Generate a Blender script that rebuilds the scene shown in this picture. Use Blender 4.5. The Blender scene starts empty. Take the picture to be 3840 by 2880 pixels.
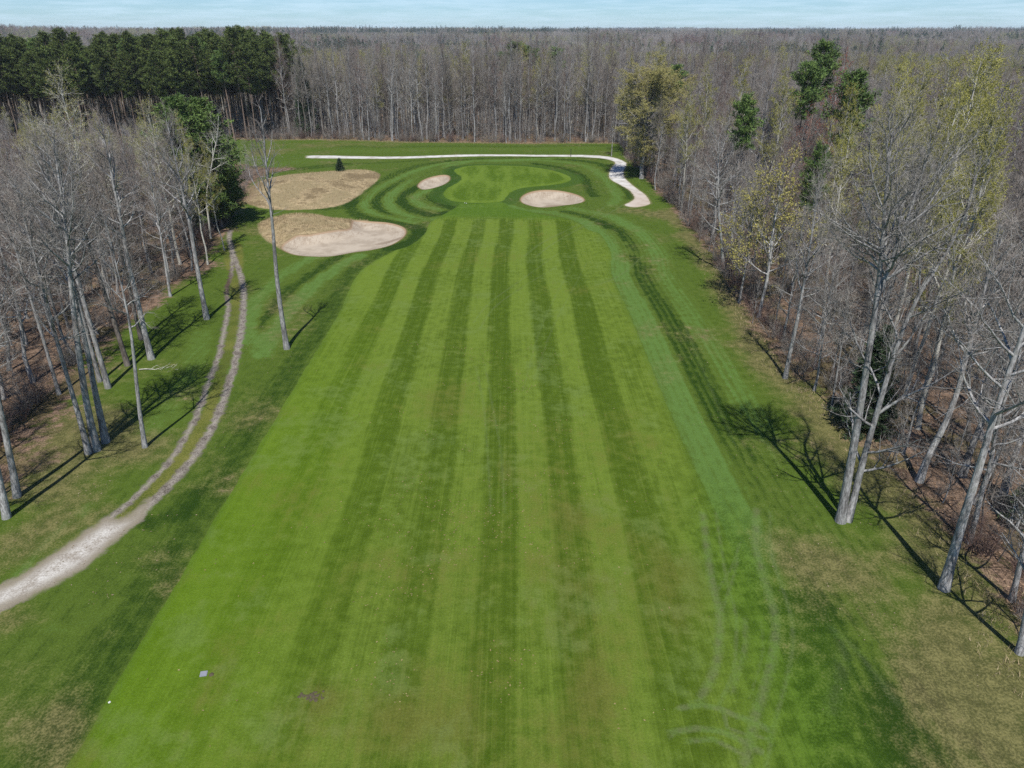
import bpy, math, random
import numpy as np
from mathutils import Vector
from mathutils.geometry import delaunay_2d_cdt

# ------------------------------------------------------------------ camera, sky, sun
scene = bpy.context.scene
COL = scene.collection
CAM_H = 25.0
TANW = 0.708
PITCH = math.radians(26.0)
SUN_EL = math.radians(57.5)

cam_data = bpy.data.cameras.new('camera')
cam_data.sensor_width = 36.0
cam_data.lens = 18.0 / TANW
cam_data.clip_start = 0.5
cam_data.clip_end = 30000.0
cam = bpy.data.objects.new('camera', cam_data)
COL.objects.link(cam)
cam.location = (0.0, 0.0, CAM_H)
cam.rotation_euler = (math.radians(90) - PITCH, 0.0, 0.0)
scene.camera = cam

sun_data = bpy.data.lights.new('sun', 'SUN')
sun_data.energy = 4.9
sun_data.angle = math.radians(0.5)
sun_data.color = (1.0, 0.955, 0.89)
sun = bpy.data.objects.new('sun', sun_data)
COL.objects.link(sun)
sun.location = (0, -60, 90)
sun.rotation_euler = (math.radians(90) - SUN_EL, 0.0, 0.0)      # light travels towards +Y and down

world = bpy.data.worlds.new('World')
scene.world = world
world.use_nodes = True
wt = world.node_tree
wt.nodes.clear()
w_out = wt.nodes.new('ShaderNodeOutputWorld')
w_bg = wt.nodes.new('ShaderNodeBackground')
w_bg.inputs['Strength'].default_value = 0.085
w_sky = wt.nodes.new('ShaderNodeTexSky')
w_sky.sky_type = 'NISHITA'
w_sky.sun_disc = False
w_sky.sun_elevation = SUN_EL
w_sky.sun_rotation = math.radians(180)
w_sky.altitude = 400.0
w_sky.air_density = 1.0
w_sky.dust_density = 0.1
w_sky.ozone_density = 2.0
# thin streaks of high cloud, laid on a plane above the ground and seen at every azimuth
w_geo = wt.nodes.new('ShaderNodeTexCoord')
w_sep = wt.nodes.new('ShaderNodeSeparateXYZ')
wt.links.new(w_geo.outputs['Generated'], w_sep.inputs[0])
w_map = wt.nodes.new('ShaderNodeMapping')
w_map.inputs['Scale'].default_value = (3.2, 3.2, 46.0)
wt.links.new(w_geo.outputs['Generated'], w_map.inputs['Vector'])
w_no = wt.nodes.new('ShaderNodeTexNoise')
w_no.inputs['Scale'].default_value = 4.6
w_no.inputs['Detail'].default_value = 7.0
w_no.inputs['Roughness'].default_value = 0.62
wt.links.new(w_map.outputs[0], w_no.inputs['Vector'])
w_rm = wt.nodes.new('ShaderNodeMapRange')
w_rm.inputs['From Min'].default_value = 0.40
w_rm.inputs['From Max'].default_value = 0.66
w_rm.inputs['To Min'].default_value = 0.14
w_rm.inputs['To Max'].default_value = 0.55
wt.links.new(w_no.outputs['Fac'], w_rm.inputs['Value'])
w_mix = wt.nodes.new('ShaderNodeMix')
w_mix.data_type = 'RGBA'
w_mix.inputs[7].default_value = (6.7, 8.7, 10.3, 1.0)
w_low = wt.nodes.new('ShaderNodeMapRange')                          # a thin layer looks denser where it is seen edge-on
w_low.inputs['From Min'].default_value = 0.02; w_low.inputs['From Max'].default_value = 0.40
w_low.inputs['To Min'].default_value = 1.0; w_low.inputs['To Max'].default_value = 0.12
wt.links.new(w_sep.outputs[2], w_low.inputs['Value'])
w_amt = wt.nodes.new('ShaderNodeMath'); w_amt.operation = 'MULTIPLY'
wt.links.new(w_rm.outputs[0], w_amt.inputs[0]); wt.links.new(w_low.outputs[0], w_amt.inputs[1])
wt.links.new(w_amt.outputs[0], w_mix.inputs[0])
w_tint = wt.nodes.new('ShaderNodeMix')                             # the clear, slightly cyan blue of the day
w_tint.data_type = 'RGBA'; w_tint.blend_type = 'MULTIPLY'; w_tint.inputs[0].default_value = 1.0
w_tint.inputs[7].default_value = (0.46, 0.70, 1.0, 1.0)
wt.links.new(w_sky.outputs[0], w_tint.inputs[6])
wt.links.new(w_tint.outputs[2], w_mix.inputs[6])
wt.links.new(w_mix.outputs[2], w_bg.inputs['Color'])
wt.links.new(w_bg.outputs[0], w_out.inputs['Surface'])

scene.view_settings.view_transform = 'Standard'
scene.view_settings.look = 'None'
scene.view_settings.exposure = 0.36
scene.view_settings.gamma = 1.0
scene.view_settings.use_curve_mapping = False
scene.render.engine = 'CYCLES'
scene.cycles.max_bounces = 4
scene.cycles.diffuse_bounces = 3
scene.cycles.glossy_bounces = 2
scene.cycles.transmission_bounces = 2
scene.cycles.use_denoising = False
scene.cycles.use_adaptive_sampling = False
scene.cycles.sample_clamp_indirect = 4.0
scene.cycles.caustics_reflective = False
scene.cycles.caustics_refractive = False

# ------------------------------------------------------------------ pixel of the photograph -> point on level ground
FULL_W, FULL_H = 3840.0, 2880.0
FPX = FULL_W / 2 / TANW
CP, SP = math.cos(PITCH), math.sin(PITCH)

def gnd(x, y):
    """full-size photo pixel -> (X, Y) on the ground plane"""
    u = (x - FULL_W / 2) / FPX
    v = (y - FULL_H / 2) / FPX
    t = CAM_H / (SP + v * CP)
    return (u * t, (CP - v * SP) * t)

def px(x, y):
    """the same from the 2212 px wide view"""
    return gnd(x * 1.73599, y * 1.73599)

def at_depth(x, y, Y):
    """2212-view pixel and a known depth Y -> (X, Z)"""
    u = (x * 1.73599 - FULL_W / 2) / FPX
    v = (y * 1.73599 - FULL_H / 2) / FPX
    t = Y / (CP - v * SP)
    return (u * t, CAM_H - (SP + v * CP) * t)

def crop(ox, oy, s, pts):
    return [gnd(ox + s * x, oy + s * y) for x, y in pts]

def put(o, label=None, cat=None, group=None, kind=None):
    if label: o['label'] = label
    if cat: o['category'] = cat
    if group: o['group'] = group
    if kind: o['kind'] = kind
    return o

def sm(e0, e1, x):
    t = np.clip((x - e0) / (e1 - e0), 0, 1)
    return t * t * (3 - 2 * t)

def catmull(pts, closed=False, step=0.5):
    P = np.array(pts, float)
    n = len(P)
    out = []
    rng = range(n) if closed else range(n - 1)
    for i in rng:
        if closed:
            a, b, c, d = P[(i - 1) % n], P[i], P[(i + 1) % n], P[(i + 2) % n]
        else:
            a, b, c, d = P[max(i - 1, 0)], P[i], P[i + 1], P[min(i + 2, n - 1)]
        m = max(1, int(np.linalg.norm(c - b) / step))
        for k in range(m):
            t = k / m
            out.append(0.5 * ((2 * b) + (-a + c) * t + (2 * a - 5 * b + 4 * c - d) * t * t + (-a + 3 * b - 3 * c + d) * t ** 3))
    if not closed:
        out.append(P[-1])
    return np.array(out)

def seg_dist(Q, poly, closed=False):
    """unsigned distance of points Q (n,2) to a polyline"""
    A = poly if closed else poly[:-1]
    B = np.roll(poly, -1, 0) if closed else poly[1:]
    best = np.full(len(Q), 1e9)
    lo, hi = poly.min(0) - 25, poly.max(0) + 25
    near = np.all((Q > lo) & (Q < hi), axis=1)
    ix = np.nonzero(near)[0]
    best[:] = 30.0
    for s in range(0, len(ix), 4000):
        q = Q[ix[s:s + 4000]][:, None, :]
        d = B - A
        L = (d * d).sum(1) + 1e-12
        t = np.clip(((q - A) * d).sum(2) / L, 0, 1)
        r = q - (A + t[..., None] * d)
        best[ix[s:s + 4000]] = np.minimum(30.0, np.sqrt((r * r).sum(2).min(1)))
    return best

def inside(Q, poly):
    x, y = Q[:, 0], Q[:, 1]
    res = np.zeros(len(Q), bool)
    lo, hi = poly.min(0), poly.max(0)
    ix = np.nonzero((x >= lo[0]) & (x <= hi[0]) & (y >= lo[1]) & (y <= hi[1]))[0]
    xs, ys = x[ix], y[ix]
    r = np.zeros(len(ix), bool)
    n = len(poly)
    for i in range(n):
        x0, y0 = poly[i]
        x1, y1 = poly[(i + 1) % n]
        if y0 == y1: continue
        c = ((y0 > ys) != (y1 > ys)) & (xs < (x1 - x0) * (ys - y0) / (y1 - y0) + x0)
        r ^= c
    res[ix] = r
    return res

def sdf(Q, poly):
    d = seg_dist(Q, poly, True)
    return np.where(inside(Q, poly), -d, d)

# ------------------------------------------------------------------ node helper
class NT:
    def __init__(self, name):
        self.m = bpy.data.materials.new(name)
        self.m.use_nodes = True
        self.t = self.m.node_tree
        self.t.nodes.clear()
        self.out = self.t.nodes.new('ShaderNodeOutputMaterial')
        self.bsdf = self.t.nodes.new('ShaderNodeBsdfPrincipled')
        self.t.links.new(self.bsdf.outputs[0], self.out.inputs['Surface'])
    def link(self, a, sock):
        if isinstance(a, (int, float)): sock.default_value = a
        elif isinstance(a, tuple): sock.default_value = a if len(a) == 4 else (a + (1.0,) if sock.type == 'RGBA' else a)
        else: self.t.links.new(a, sock)
    def math(self, op, a, b=0.0, c=0.0, clamp=False):
        n = self.t.nodes.new('ShaderNodeMath'); n.operation = op; n.use_clamp = clamp
        self.link(a, n.inputs[0]); self.link(b, n.inputs[1]); self.link(c, n.inputs[2])
        return n.outputs[0]
    def add(self, a, b): return self.math('ADD', a, b)
    def sub(self, a, b): return self.math('SUBTRACT', a, b)
    def mul(self, a, b): return self.math('MULTIPLY', a, b)
    def mx(self, a, b): return self.math('MAXIMUM', a, b)
    def attr(self, name):
        n = self.t.nodes.new('ShaderNodeAttribute'); n.attribute_name = name
        return n.outputs['Fac']
    def pos(self):
        n = self.t.nodes.new('ShaderNodeNewGeometry'); return n.outputs['Position']
    def obj(self):
        n = self.t.nodes.new('ShaderNodeTexCoord'); return n.outputs['Object']
    def mapping(self, v, scale=(1, 1, 1), loc=(0, 0, 0)):
        n = self.t.nodes.new('ShaderNodeMapping')
        n.inputs['Scale'].default_value = scale; n.inputs['Location'].default_value = loc
        self.link(v, n.inputs[0]); return n.outputs[0]
    def noise(self, v, scale, detail=3.0, rough=0.55, three=False):
        n = self.t.nodes.new('ShaderNodeTexNoise'); n.noise_dimensions = '3D' if three else '2D'
        n.inputs['Scale'].default_value = scale; n.inputs['Detail'].default_value = detail
        n.inputs['Roughness'].default_value = rough
        self.link(v, n.inputs['Vector']); return n.outputs['Fac']
    def voronoi(self, v, scale):
        n = self.t.nodes.new('ShaderNodeTexVoronoi'); n.inputs['Scale'].default_value = scale
        self.link(v, n.inputs['Vector']); return n.outputs['Distance']
    def step(self, x, a, b, lo=0.0, hi=1.0):
        n = self.t.nodes.new('ShaderNodeMapRange'); n.interpolation_type = 'SMOOTHSTEP'
        self.link(x, n.inputs['Value']); self.link(a, n.inputs['From Min']); self.link(b, n.inputs['From Max'])
        self.link(lo, n.inputs['To Min']); self.link(hi, n.inputs['To Max']); return n.outputs[0]
    def mix(self, f, a, b, blend='MIX'):
        n = self.t.nodes.new('ShaderNodeMix'); n.data_type = 'RGBA'; n.blend_type = blend
        self.link(f, n.inputs[0]); self.link(a, n.inputs[6]); self.link(b, n.inputs[7]); return n.outputs[2]
    def scale_col(self, col, f):
        """colour times a scalar socket"""
        n = self.t.nodes.new('ShaderNodeVectorMath'); n.operation = 'SCALE'
        self.link(col, n.inputs[0]); self.link(f, n.inputs[3]); return n.outputs[0]
    def ramp(self, x, stops):
        n = self.t.nodes.new('ShaderNodeValToRGB'); el = n.color_ramp.elements
        while len(el) > 1: el.remove(el[-1])
        el[0].position = stops[0][0]; el[0].color = (stops[0][1],) * 3 + (1,)
        for p, c in stops[1:]:
            e = el.new(p); e.color = (c,) * 3 + (1,)
        self.link(x, n.inputs[0]); return n.outputs[0]
    def sepx(self, v):
        n = self.t.nodes.new('ShaderNodeSeparateXYZ'); self.link(v, n.inputs[0]); return n.outputs
    def comb(self, x, y, z=0.0):
        n = self.t.nodes.new('ShaderNodeCombineXYZ')
        self.link(x, n.inputs[0]); self.link(y, n.inputs[1]); self.link(z, n.inputs[2]); return n.outputs[0]
    def rnd(self):
        n = self.t.nodes.new('ShaderNodeObjectInfo'); return n.outputs['Random']
    def bump(self, h, strength, dist):
        n = self.t.nodes.new('ShaderNodeBump'); n.inputs['Strength'].default_value = strength
        n.inputs['Distance'].default_value = dist
        self.link(h, n.inputs['Height']); self.t.links.new(n.outputs[0], self.bsdf.inputs['Normal'])
    def done(self, col, rough=0.9, spec=0.15):
        self.link(col, self.bsdf.inputs['Base Color'])
        self.link(rough, self.bsdf.inputs['Roughness'])
        self.bsdf.inputs['Specular IOR Level'].default_value = spec
        return self.m

def mesh_tris(name, V, T, mats=(), mi=None, smooth=None):
    me = bpy.data.meshes.new(name)
    V = np.asarray(V, np.float32); T = np.asarray(T, np.int32)
    me.vertices.add(len(V)); me.vertices.foreach_set('co', V.ravel())
    me.loops.add(len(T) * 3); me.loops.foreach_set('vertex_index', T.ravel())
    me.polygons.add(len(T))
    me.polygons.foreach_set('loop_start', np.arange(0, len(T) * 3, 3, dtype=np.int32))
    for m in mats: me.materials.append(m)
    if mi is not None: me.polygons.foreach_set('material_index', np.asarray(mi, np.int32))
    if smooth is not None:
        me.polygons.foreach_set('use_smooth', np.broadcast_to(np.asarray(smooth, bool), (len(T),)).copy())
    me.update(calc_edges=True)
    return me

def link_obj(name, me, parent=None, loc=None):
    o = bpy.data.objects.new(name, me)
    COL.objects.link(o)
    if parent is not None: o.parent = parent
    if loc is not None: o.location = loc
    return o

# ------------------------------------------------------------------ outlines of the course, read off the photograph
C2 = lambda p: crop(1280, 0, 0.57866, p)
C4 = lambda p: crop(700, 450, 0.36166, p)
C5 = lambda p: crop(1900, 480, 0.29837, p)
C6 = lambda p: crop(1500, 550, 0.36166, p)
CL = lambda p: crop(0, 1000, 0.60269, p)       # left lane view
CB = lambda p: crop(0, 1920, 0.57866, p)       # bottom left view
CR = lambda p: crop(2560, 1920, 0.57866, p)    # bottom right view

green = catmull(C6([(560,265),(600,240),(700,215),(850,203),(1100,203),(1300,210),(1500,235),(1650,270),(1750,310),(1770,345),
    (1720,375),(1600,400),(1400,420),(1250,440),(1150,480),(1100,530),(1050,572),(900,592),(750,595),(620,590),(520,570),(460,530),
    (455,490),(500,440),(600,390),(640,355),(630,325),(590,300)]), True, 0.5)
bunker_r = catmull(C6([(1250,540),(1290,505),(1380,475),(1500,462),(1620,465),(1750,485),(1860,515),(1910,545),(1895,570),(1800,590),
    (1700,600),(1600,612),(1500,620),(1400,615),(1300,590),(1260,570)]), True, 0.4)
bunker_s = catmull(C6([(185,405),(230,365),(320,335),(430,318),(500,325),(520,350),(500,380),(430,415),(340,440),(250,452),(200,435)]), True, 0.4)
bunker_b = catmull(C4([(985,1310),(1040,1280),(1150,1240),(1280,1225),(1450,1195),(1600,1165),(1690,1130),(1710,1080),(1740,1055),(1850,1050)])
    + C2([(180,1435),(300,1445),(390,1470),(420,1500),(400,1540),(320,1590),(200,1620),(80,1635)])
    + C4([(1500,1408),(1300,1408),(1120,1390),(1000,1345)]), True, 0.4)
straw_a = catmull(C4([(745,1090),(790,1050),(900,1015),(1100,980),(1300,975),(1450,995),(1600,1020),(1750,1035),(1880,1045),(1800,1090),
    (1700,1180),(1500,1230),(1250,1270),(1100,1300),(985,1335),(900,1290),(820,1240),(760,1180)]), True, 0.5)
straw_b = catmull(C4([(560,830),(640,720),(760,640),(900,600),(1100,565),(1300,545),(1450,530),(1600,520),(1750,508),(1900,518),(1990,550),
    (2000,590),(1950,650),(1850,730),(1750,810),(1600,880),(1400,915),(1200,930),(1000,935),(850,930),(700,900)]), True, 0.6)
cart = np.array(catmull([gnd(1157,590),gnd(1175,585.6),gnd(1500,584),gnd(1900,579)] + C5([(400,332),(800,335),(1000,340),(1200,352),(1330,370),(1430,400),(1500,440),
    (1500,480),(1470,560),(1480,620),(1560,700),(1650,770),(1740,840),(1780,900),(1800,960),(1700,990),(1600,1000),(1480,972),(1560,930),
    (1605,890),(1590,840),(1540,780),(1440,720),(1330,660),(1290,620),(1290,560),(1330,490),(1365,450),(1340,420),(1250,395),(1100,375),
    (800,360),(400,356)]) + [gnd(1900,585.6),gnd(1500,592),gnd(1175,595)], True, 0.6))
fairway = catmull([(-17.0,-12),(-16.9,0),(-16.8,18),(-17.0,40),(-17.0,65),(-17.6,80)] + C2([(320,1640),(450,1590),(545,1510),(580,1440),(700,1375),(770,1330)])
    + C6([(600,597),(800,602),(1060,580),(1150,625),(1300,655),(1500,700),(1700,730),(1850,785),(1960,860)]) + C2([(1680,1520),(1750,1640)])
    + [(11.4,80),(11.6,65),(11.6,48),(11.8,30),(12.0,22),(10.5,10),(10,0),(10,-12)], True, 0.6)
track_r = catmull(C4([(455,1150),(440,1220),(470,1350)]) + CL([(1480,0),(1500,60),(1515,150),(1515,250),(1505,380),(1470,560),(1440,680),(1400,800),(1340,950),(1270,1080),
    (1180,1210),(1060,1350),(930,1480),(830,1590),(720,1659)]) + CB([(430,330),(150,530),(-250,780)]), False, 0.5)
track_l = catmull(C4([(470,1300)]) + CL([(1440,20),(1410,130),(1420,250),(1400,380),(1360,560),(1310,680),(1250,860),(1150,1060),(1060,1200),(950,1320),(820,1450),(690,1560),(600,1640)])
    + CB([(380,290),(100,470),(-300,720)]), False, 0.5)
gpath = catmull(CL([(745,1570),(830,1520),(930,1430)]) + CB([(940,20),(740,200),(550,360),(300,500),(0,640),(-420,900),(-420,640),(0,470),(200,360),(400,230),(560,120),(700,30)]), True, 0.5)
# edges of the woods (ground line of the trees)
wood_right = np.array([px(1335,308),px(1352,345),px(1392,385),px(1445,450),px(1520,540),px(1560,600),px(1650,740),px(1720,820),px(1800,890),px(1900,985),
    px(2020,1130),px(2130,1290),px(2230,1480),(21,16),(22,8),(24,-10),(60,-25),(400,-20),(900,300),(900,2000),(30,2000)])
wood_far = np.array([px(500,299),px(640,301),px(900,307),px(1150,309),px(1340,309),(200,200),(900,300),(900,2000),(-900,2000),(-900,300),(-300,200),(-110,200)])
wood_left = np.array([px(-30,1040),px(120,850),px(230,715),px(330,645),px(420,585),px(455,520),px(480,478),px(530,425),px(545,385),(-47,150),(-62,158),(-90,165),(-300,200),
    (-700,300),(-400,-20),(-60,10),(-36,30)])

# ------------------------------------------------------------------ shape of the ground
_hr = np.random.RandomState(5)
_hw = [(_hr.uniform(-1, 1, 2), _hr.uniform(0, 6.28)) for _ in range(10)]
def height(Q):
    Q = np.asarray(Q, float)
    x, y = Q[:, 0], Q[:, 1]
    r = np.hypot(x, y)
    z = np.zeros(len(Q))
    for i, (k, ph) in enumerate(_hw[:4]):
        kk = k / np.hypot(*k) * (0.11 + 0.05 * i)
        z += 0.05 * np.sin(kk[0] * x + kk[1] * y + ph) * sm(14, 40, r)
    far = np.zeros(len(Q))
    for i, (k, ph) in enumerate(_hw[4:]):
        kk = k / np.hypot(*k) * 2 * math.pi / (520 + 260 * i)
        far += 2.1 * np.sin(kk[0] * x + kk[1] * y + ph)
    z += 1.15 * far * sm(300, 900, r)
    z -= 7.5 * sm(222, 330, r) * sm(1700, 900, r)
    z += sm(1400, 3800, r) * (6 + 5 * np.sin(x / 900 + 1.0) + 4 * np.sin(x / 370 + y / 800))
    z += 16 * np.exp(-((x + 1000) / 420) ** 2 - ((y - 1700) / 400) ** 2) + 9 * np.exp(-((x + 250) / 500) ** 2 - ((y - 2300) / 400) ** 2)
    z += 0.45 * sm(5.0, -8.0, sdf(Q, green))
    s = sdf(Q, straw_a); z += 0.75 * sm(0.0, -3.2, s)
    s = sdf(Q, straw_b); z += 0.5 * sm(1.0, -6.0, s)
    for b, dep, lip in ((bunker_r, 0.70, 0.26), (bunker_s, 0.55, 0.24), (bunker_b, 0.40, 0.12)):
        s = sdf(Q, b)
        cy = b[:, 1].mean(); hy = np.ptp(b[:, 1]) / 2
        back = sm(-0.4, 1.0, (y - cy) / hy)
        z += lip * (0.25 + 0.75 * back) * sm(2.6, 0.2, s) * (s >= 0)
        z = np.where(s < 0, z - (0.06 + 0.10 * back) * sm(0.0, -0.12, s) - dep * sm(0.0, -2.6, s) + lip * (0.25 + 0.75 * back) * sm(-1.2, 0.0, s), z)
    return z

# ------------------------------------------------------------------ one triangulation for the whole course, then one object for each surface
rs = np.random.RandomState(11)
pts, edges = [], []
def add_line(L, closed):
    b = len(pts)
    pts.extend(map(tuple, L)); n = len(L)
    edges.extend((b + i, b + (i + 1) % n) for i in range(n if closed else n - 1))
def off(L, d):
    t = np.gradient(L, axis=0); t /= np.linalg.norm(t, axis=1)[:, None] + 1e-9
    return L + np.stack([-t[:, 1], t[:, 0]], 1) * d
for L in (green, bunker_r, bunker_s, bunker_b, straw_a, cart, fairway):
    if L is fairway or L is cart or L is green: L[:] = off(L, rs.uniform(-1, 1, (len(L), 1)) * 0.06)           # cut edges are never quite true
    add_line(L, True)
for b in (bunker_r, bunker_s, bunker_b):
    c = b.mean(0)
    add_line(off(b, 0.14), True); add_line(off(b, -0.14), True)

# tyre marks on the grass (centre line, half width, tone)
TRK = [
    (C2([(1180,1659),(1300,1570),(1480,1480),(1620,1400),(1700,1340)]), 0.22, 0.55),
    (C2([(1260,1659),(1380,1570),(1560,1470),(1700,1400),(1820,1330)]), 0.22, 0.55),
    (crop(1280,960,.57866,[(860,430),(960,310),(1150,170),(1320,40),(1400,-20)]), 0.16, 0.5),
    (crop(1280,960,.57866,[(900,470),(1000,330),(1200,190),(1400,60)]), 0.16, 0.5),
    (crop(1280,960,.57866,[(1640,190),(1750,150),(1850,90),(1960,0)]), 0.2, 0.5),
    (crop(1280,960,.57866,[(1180,860),(1260,560),(1330,380),(1420,200),(1530,0)]), 0.13, 0.4),
    (crop(1280,960,.57866,[(1250,800),(1330,560),(1400,400),(1480,250),(1590,40)]), 0.13, 0.4),
    (crop(1280,960,.57866,[(870,720),(920,960),(950,1300),(970,1659)]), 0.14, 0.45),
    (crop(1280,960,.57866,[(930,700),(980,980),(1030,1250),(1060,1659)]), 0.14, 0.45),
    (CR([(480,-20),(480,250),(570,560),(605,720),(590,900),(540,1100),(470,1330),(400,1640)]), 0.27, 0.75),
    (CR([(130,0),(190,440),(240,640),(235,850),(215,1000),(120,1200)]), 0.25, 0.8),
    (CR([(360,300),(310,480),(260,620)]), 0.12, 0.55),
    (CR([(520,480),(590,600)]), 0.10, 0.5),
    (CR([(-20,1270),(120,1245),(240,1270),(350,1320),(480,1360),(560,1410)]), 0.17, 1.0),
    (CR([(-40,1420),(100,1400),(250,1420),(370,1470),(520,1560)]), 0.17, 1.0),
    (CR([(70,1480),(200,1470),(300,1520),(430,1590)]), 0.15, 0.8),
    (CR([(270,1310),(290,1400),(420,1440),(560,1470)]), 0.12, 0.7),
    (CR([(400,690),(410,850),(370,1000),(320,1160)]), 0.2, 0.55),
    (CR([(960,740),(1150,920),(1250,1050),(1400,1250)]), 0.25, 0.4),
    (CR([(1050,850),(1020,1050),(960,1300)]), 0.5, 0.35),
    (CR([(230,500),(330,330),(370,200)]), 0.12, 0.5),
    (crop(2560,960,.57866,[(1,420),(120,700),(230,960),(330,1200)]), 0.2, 0.35),
]
TRK = [(catmull(p, False, 0.6), w * 0.72, a) for p, w, a in TRK]
TRK += [(off(L, d), w * 0.55, a * 0.7) for L, w, a in (TRK[9], TRK[10], TRK[17]) for d in (0.75,)]      # the other wheels' fainter marks
for L, w, a in TRK:
    for d in (-2 * w, -w, 0.0, w, 2 * w): add_line(off(L, d), False)
for L in (track_r, track_l):
    for d in (-0.75, 0.0, 0.75): add_line(off(L, d), False)

def grid(x0, x1, y0, y1, s, skip=None):
    gx, gy = np.meshgrid(np.arange(x0, x1, s), np.arange(y0, y1, s))
    g = np.stack([gx.ravel(), gy.ravel()], 1)
    g += rs.uniform(-0.22, 0.22, g.shape) * s
    if skip is not None:
        g = g[~((g[:, 0] > skip[0]) & (g[:, 0] < skip[1]) & (g[:, 1] > skip[2]) & (g[:, 1] < skip[3]))]
    return g
G = [grid(-38, 32, 6, 72, 0.55), grid(-58, 44, 72, 200, 0.8)]
for b in (bunker_r, bunker_s, bunker_b):
    (x0, y0), (x1, y1) = b.min(0) - 1, b.max(0) + 1
    G.append(grid(x0, x1, y0, y1, 0.35))
G.append(grid(-100, 100, -30, 230, 3.0, (-37, 31, 7, 199)))
G[-1] = G[-1][~((G[-1][:, 0] > -57) & (G[-1][:, 0] < 43) & (G[-1][:, 1] > 73) & (G[-1][:, 1] < 199))]
G.append(grid(-700, 700, -200, 900, 16.0, (-101, 101, -31, 231)))
G.append(grid(-9000, 9000, -1500, 12000, 150.0, (-701, 701, -201, 901)))
for g in G: pts.extend(map(tuple, g))
rv, _, rf, *_ = delaunay_2d_cdt([Vector(p) for p in pts], edges, [], 0, 1e-4)
GV = np.array([(v.x, v.y) for v in rv]); GT = np.array(rf)
cen = GV[GT].mean(1)
a_, b_, c_ = GV[GT[:, 0]], GV[GT[:, 1]], GV[GT[:, 2]]
area = (b_[:, 0] - a_[:, 0]) * (c_[:, 1] - a_[:, 1]) - (b_[:, 1] - a_[:, 1]) * (c_[:, 0] - a_[:, 0])
GT[area < 0] = GT[area < 0][:, ::-1]
GT = GT[np.abs(area) > 1e-7]; cen = GV[GT].mean(1)
GZ = height(GV)
region = np.zeros(len(GT), int)
in_cart = inside(cen, cart)
for k, poly in ((1, fairway), (2, green), (3, straw_a), (5, bunker_r), (6, bunker_s), (7, bunker_b)):
    region[inside(cen, poly)] = k
region[in_cart] = 4

# ---- per-vertex masks (what grows or lies where)
A = {}
A['sd_fair'] = sdf(GV, fairway)
A['sd_green'] = sdf(GV, green)
A['d_tr'] = seg_dist(GV, track_r); A['d_tl'] = seg_dist(GV, track_l)
A['sd_gp'] = sdf(GV, gpath)
A['sd_straw'] = np.minimum(sdf(GV, straw_a), sdf(GV, straw_b))
A['sd_cart'] = sdf(GV, cart)
A['sd_bun'] = np.minimum(np.minimum(sdf(GV, bunker_r), sdf(GV, bunker_s)), sdf(GV, bunker_b))
lit = np.maximum(np.maximum(sm(1.2, -2.0, sdf(GV, wood_right)), sm(1.0, -1.6, sdf(GV, wood_far))), sm(5.0, -2.2, sdf(GV, wood_left)))
lit[np.hypot(GV[:, 0], GV[:, 1]) > 230] = 1.0
A['litter'] = lit
dry = np.zeros(len(GV))
def blob(p, rx, ry, v, ang=0.0):
    c, s = math.cos(ang), math.sin(ang)
    dx, dy = GV[:, 0] - p[0], GV[:, 1] - p[1]
    u, w = (c * dx + s * dy) / rx, (-s * dx + c * dy) / ry
    return v * np.exp(-(u * u + w * w))
sr = sdf(GV, wood_right)
dry += 0.95 * sm(4.6 + 3.2 * sm(46, 30, GV[:, 1]), 0.6, sr) * (GV[:, 1] < 60) + 0.75 * sm(3.5, 0.4, sr) * (GV[:, 1] >= 60) * (GV[:, 1] < 112)
for p, rx, ry, v, an in ((CR([(800,180)])[0],2.2,2.6,.8,0),(CR([(1000,420)])[0],3.0,2.0,.65,-.6),(CR([(1350,780)])[0],2.6,1.5,.85,-.7),(CR([(1750,1150)])[0],2.2,1.0,.8,-.7),
        (CR([(700,420)])[0],2.2,3.2,.55,0),(CR([(2000,1300)])[0],2.5,1.6,.8,-.5),
        (CB([(350,1480)])[0],2.2,1.8,.55,0),(CB([(500,1200)])[0],1.6,1.8,.5,0),(CB([(200,1000)])[0],2.4,1.6,.45,0),(CB([(700,780)])[0],1.6,1.4,.5,0),(CB([(1000,250)])[0],1.6,1.6,.5,0),(CB([(100,700)])[0],2,1,.3,0),
        (px(600,650),2.5,6,.35,0),(px(560,850),2.0,5,.35,0),(px(300,960),3,3,.5,0),(px(180,930),4,4,.55,0),(px(80,960),4,4,.6,0),(px(120,1080),4,4,.6,0),(px(60,1180),3,3,.5,0),(px(250,840),3,3,.4,0),
        (px(700,312),22,6,.55,0),(px(560,330),14,8,.5,0),(px(1400,460),5,4,.5,0),(px(1340,350),3,3,.4,0),(px(540,500),4,6,.45,0),(px(1200,1000),3,6,.2,0),(px(930,1000),5,11,.10,0),
        (px(1000,800),7,18,.06,0),(px(1470,1300),1.6,5,.3,0),(px(1250,1300),2.5,6,.14,0),(px(700,1510),.9,.9,.5,0),(px(1020,1300),6,13,.22,0),(px(1080,1600),5,6,.28,0)):
    dry += blob(p, rx, ry, v, an)
dry += 0.9 * sm(2.5, 0.0, sdf(GV, wood_far)) * (GV[:, 1] < 230)
A['dry'] = np.clip(dry, 0, 1)

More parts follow.
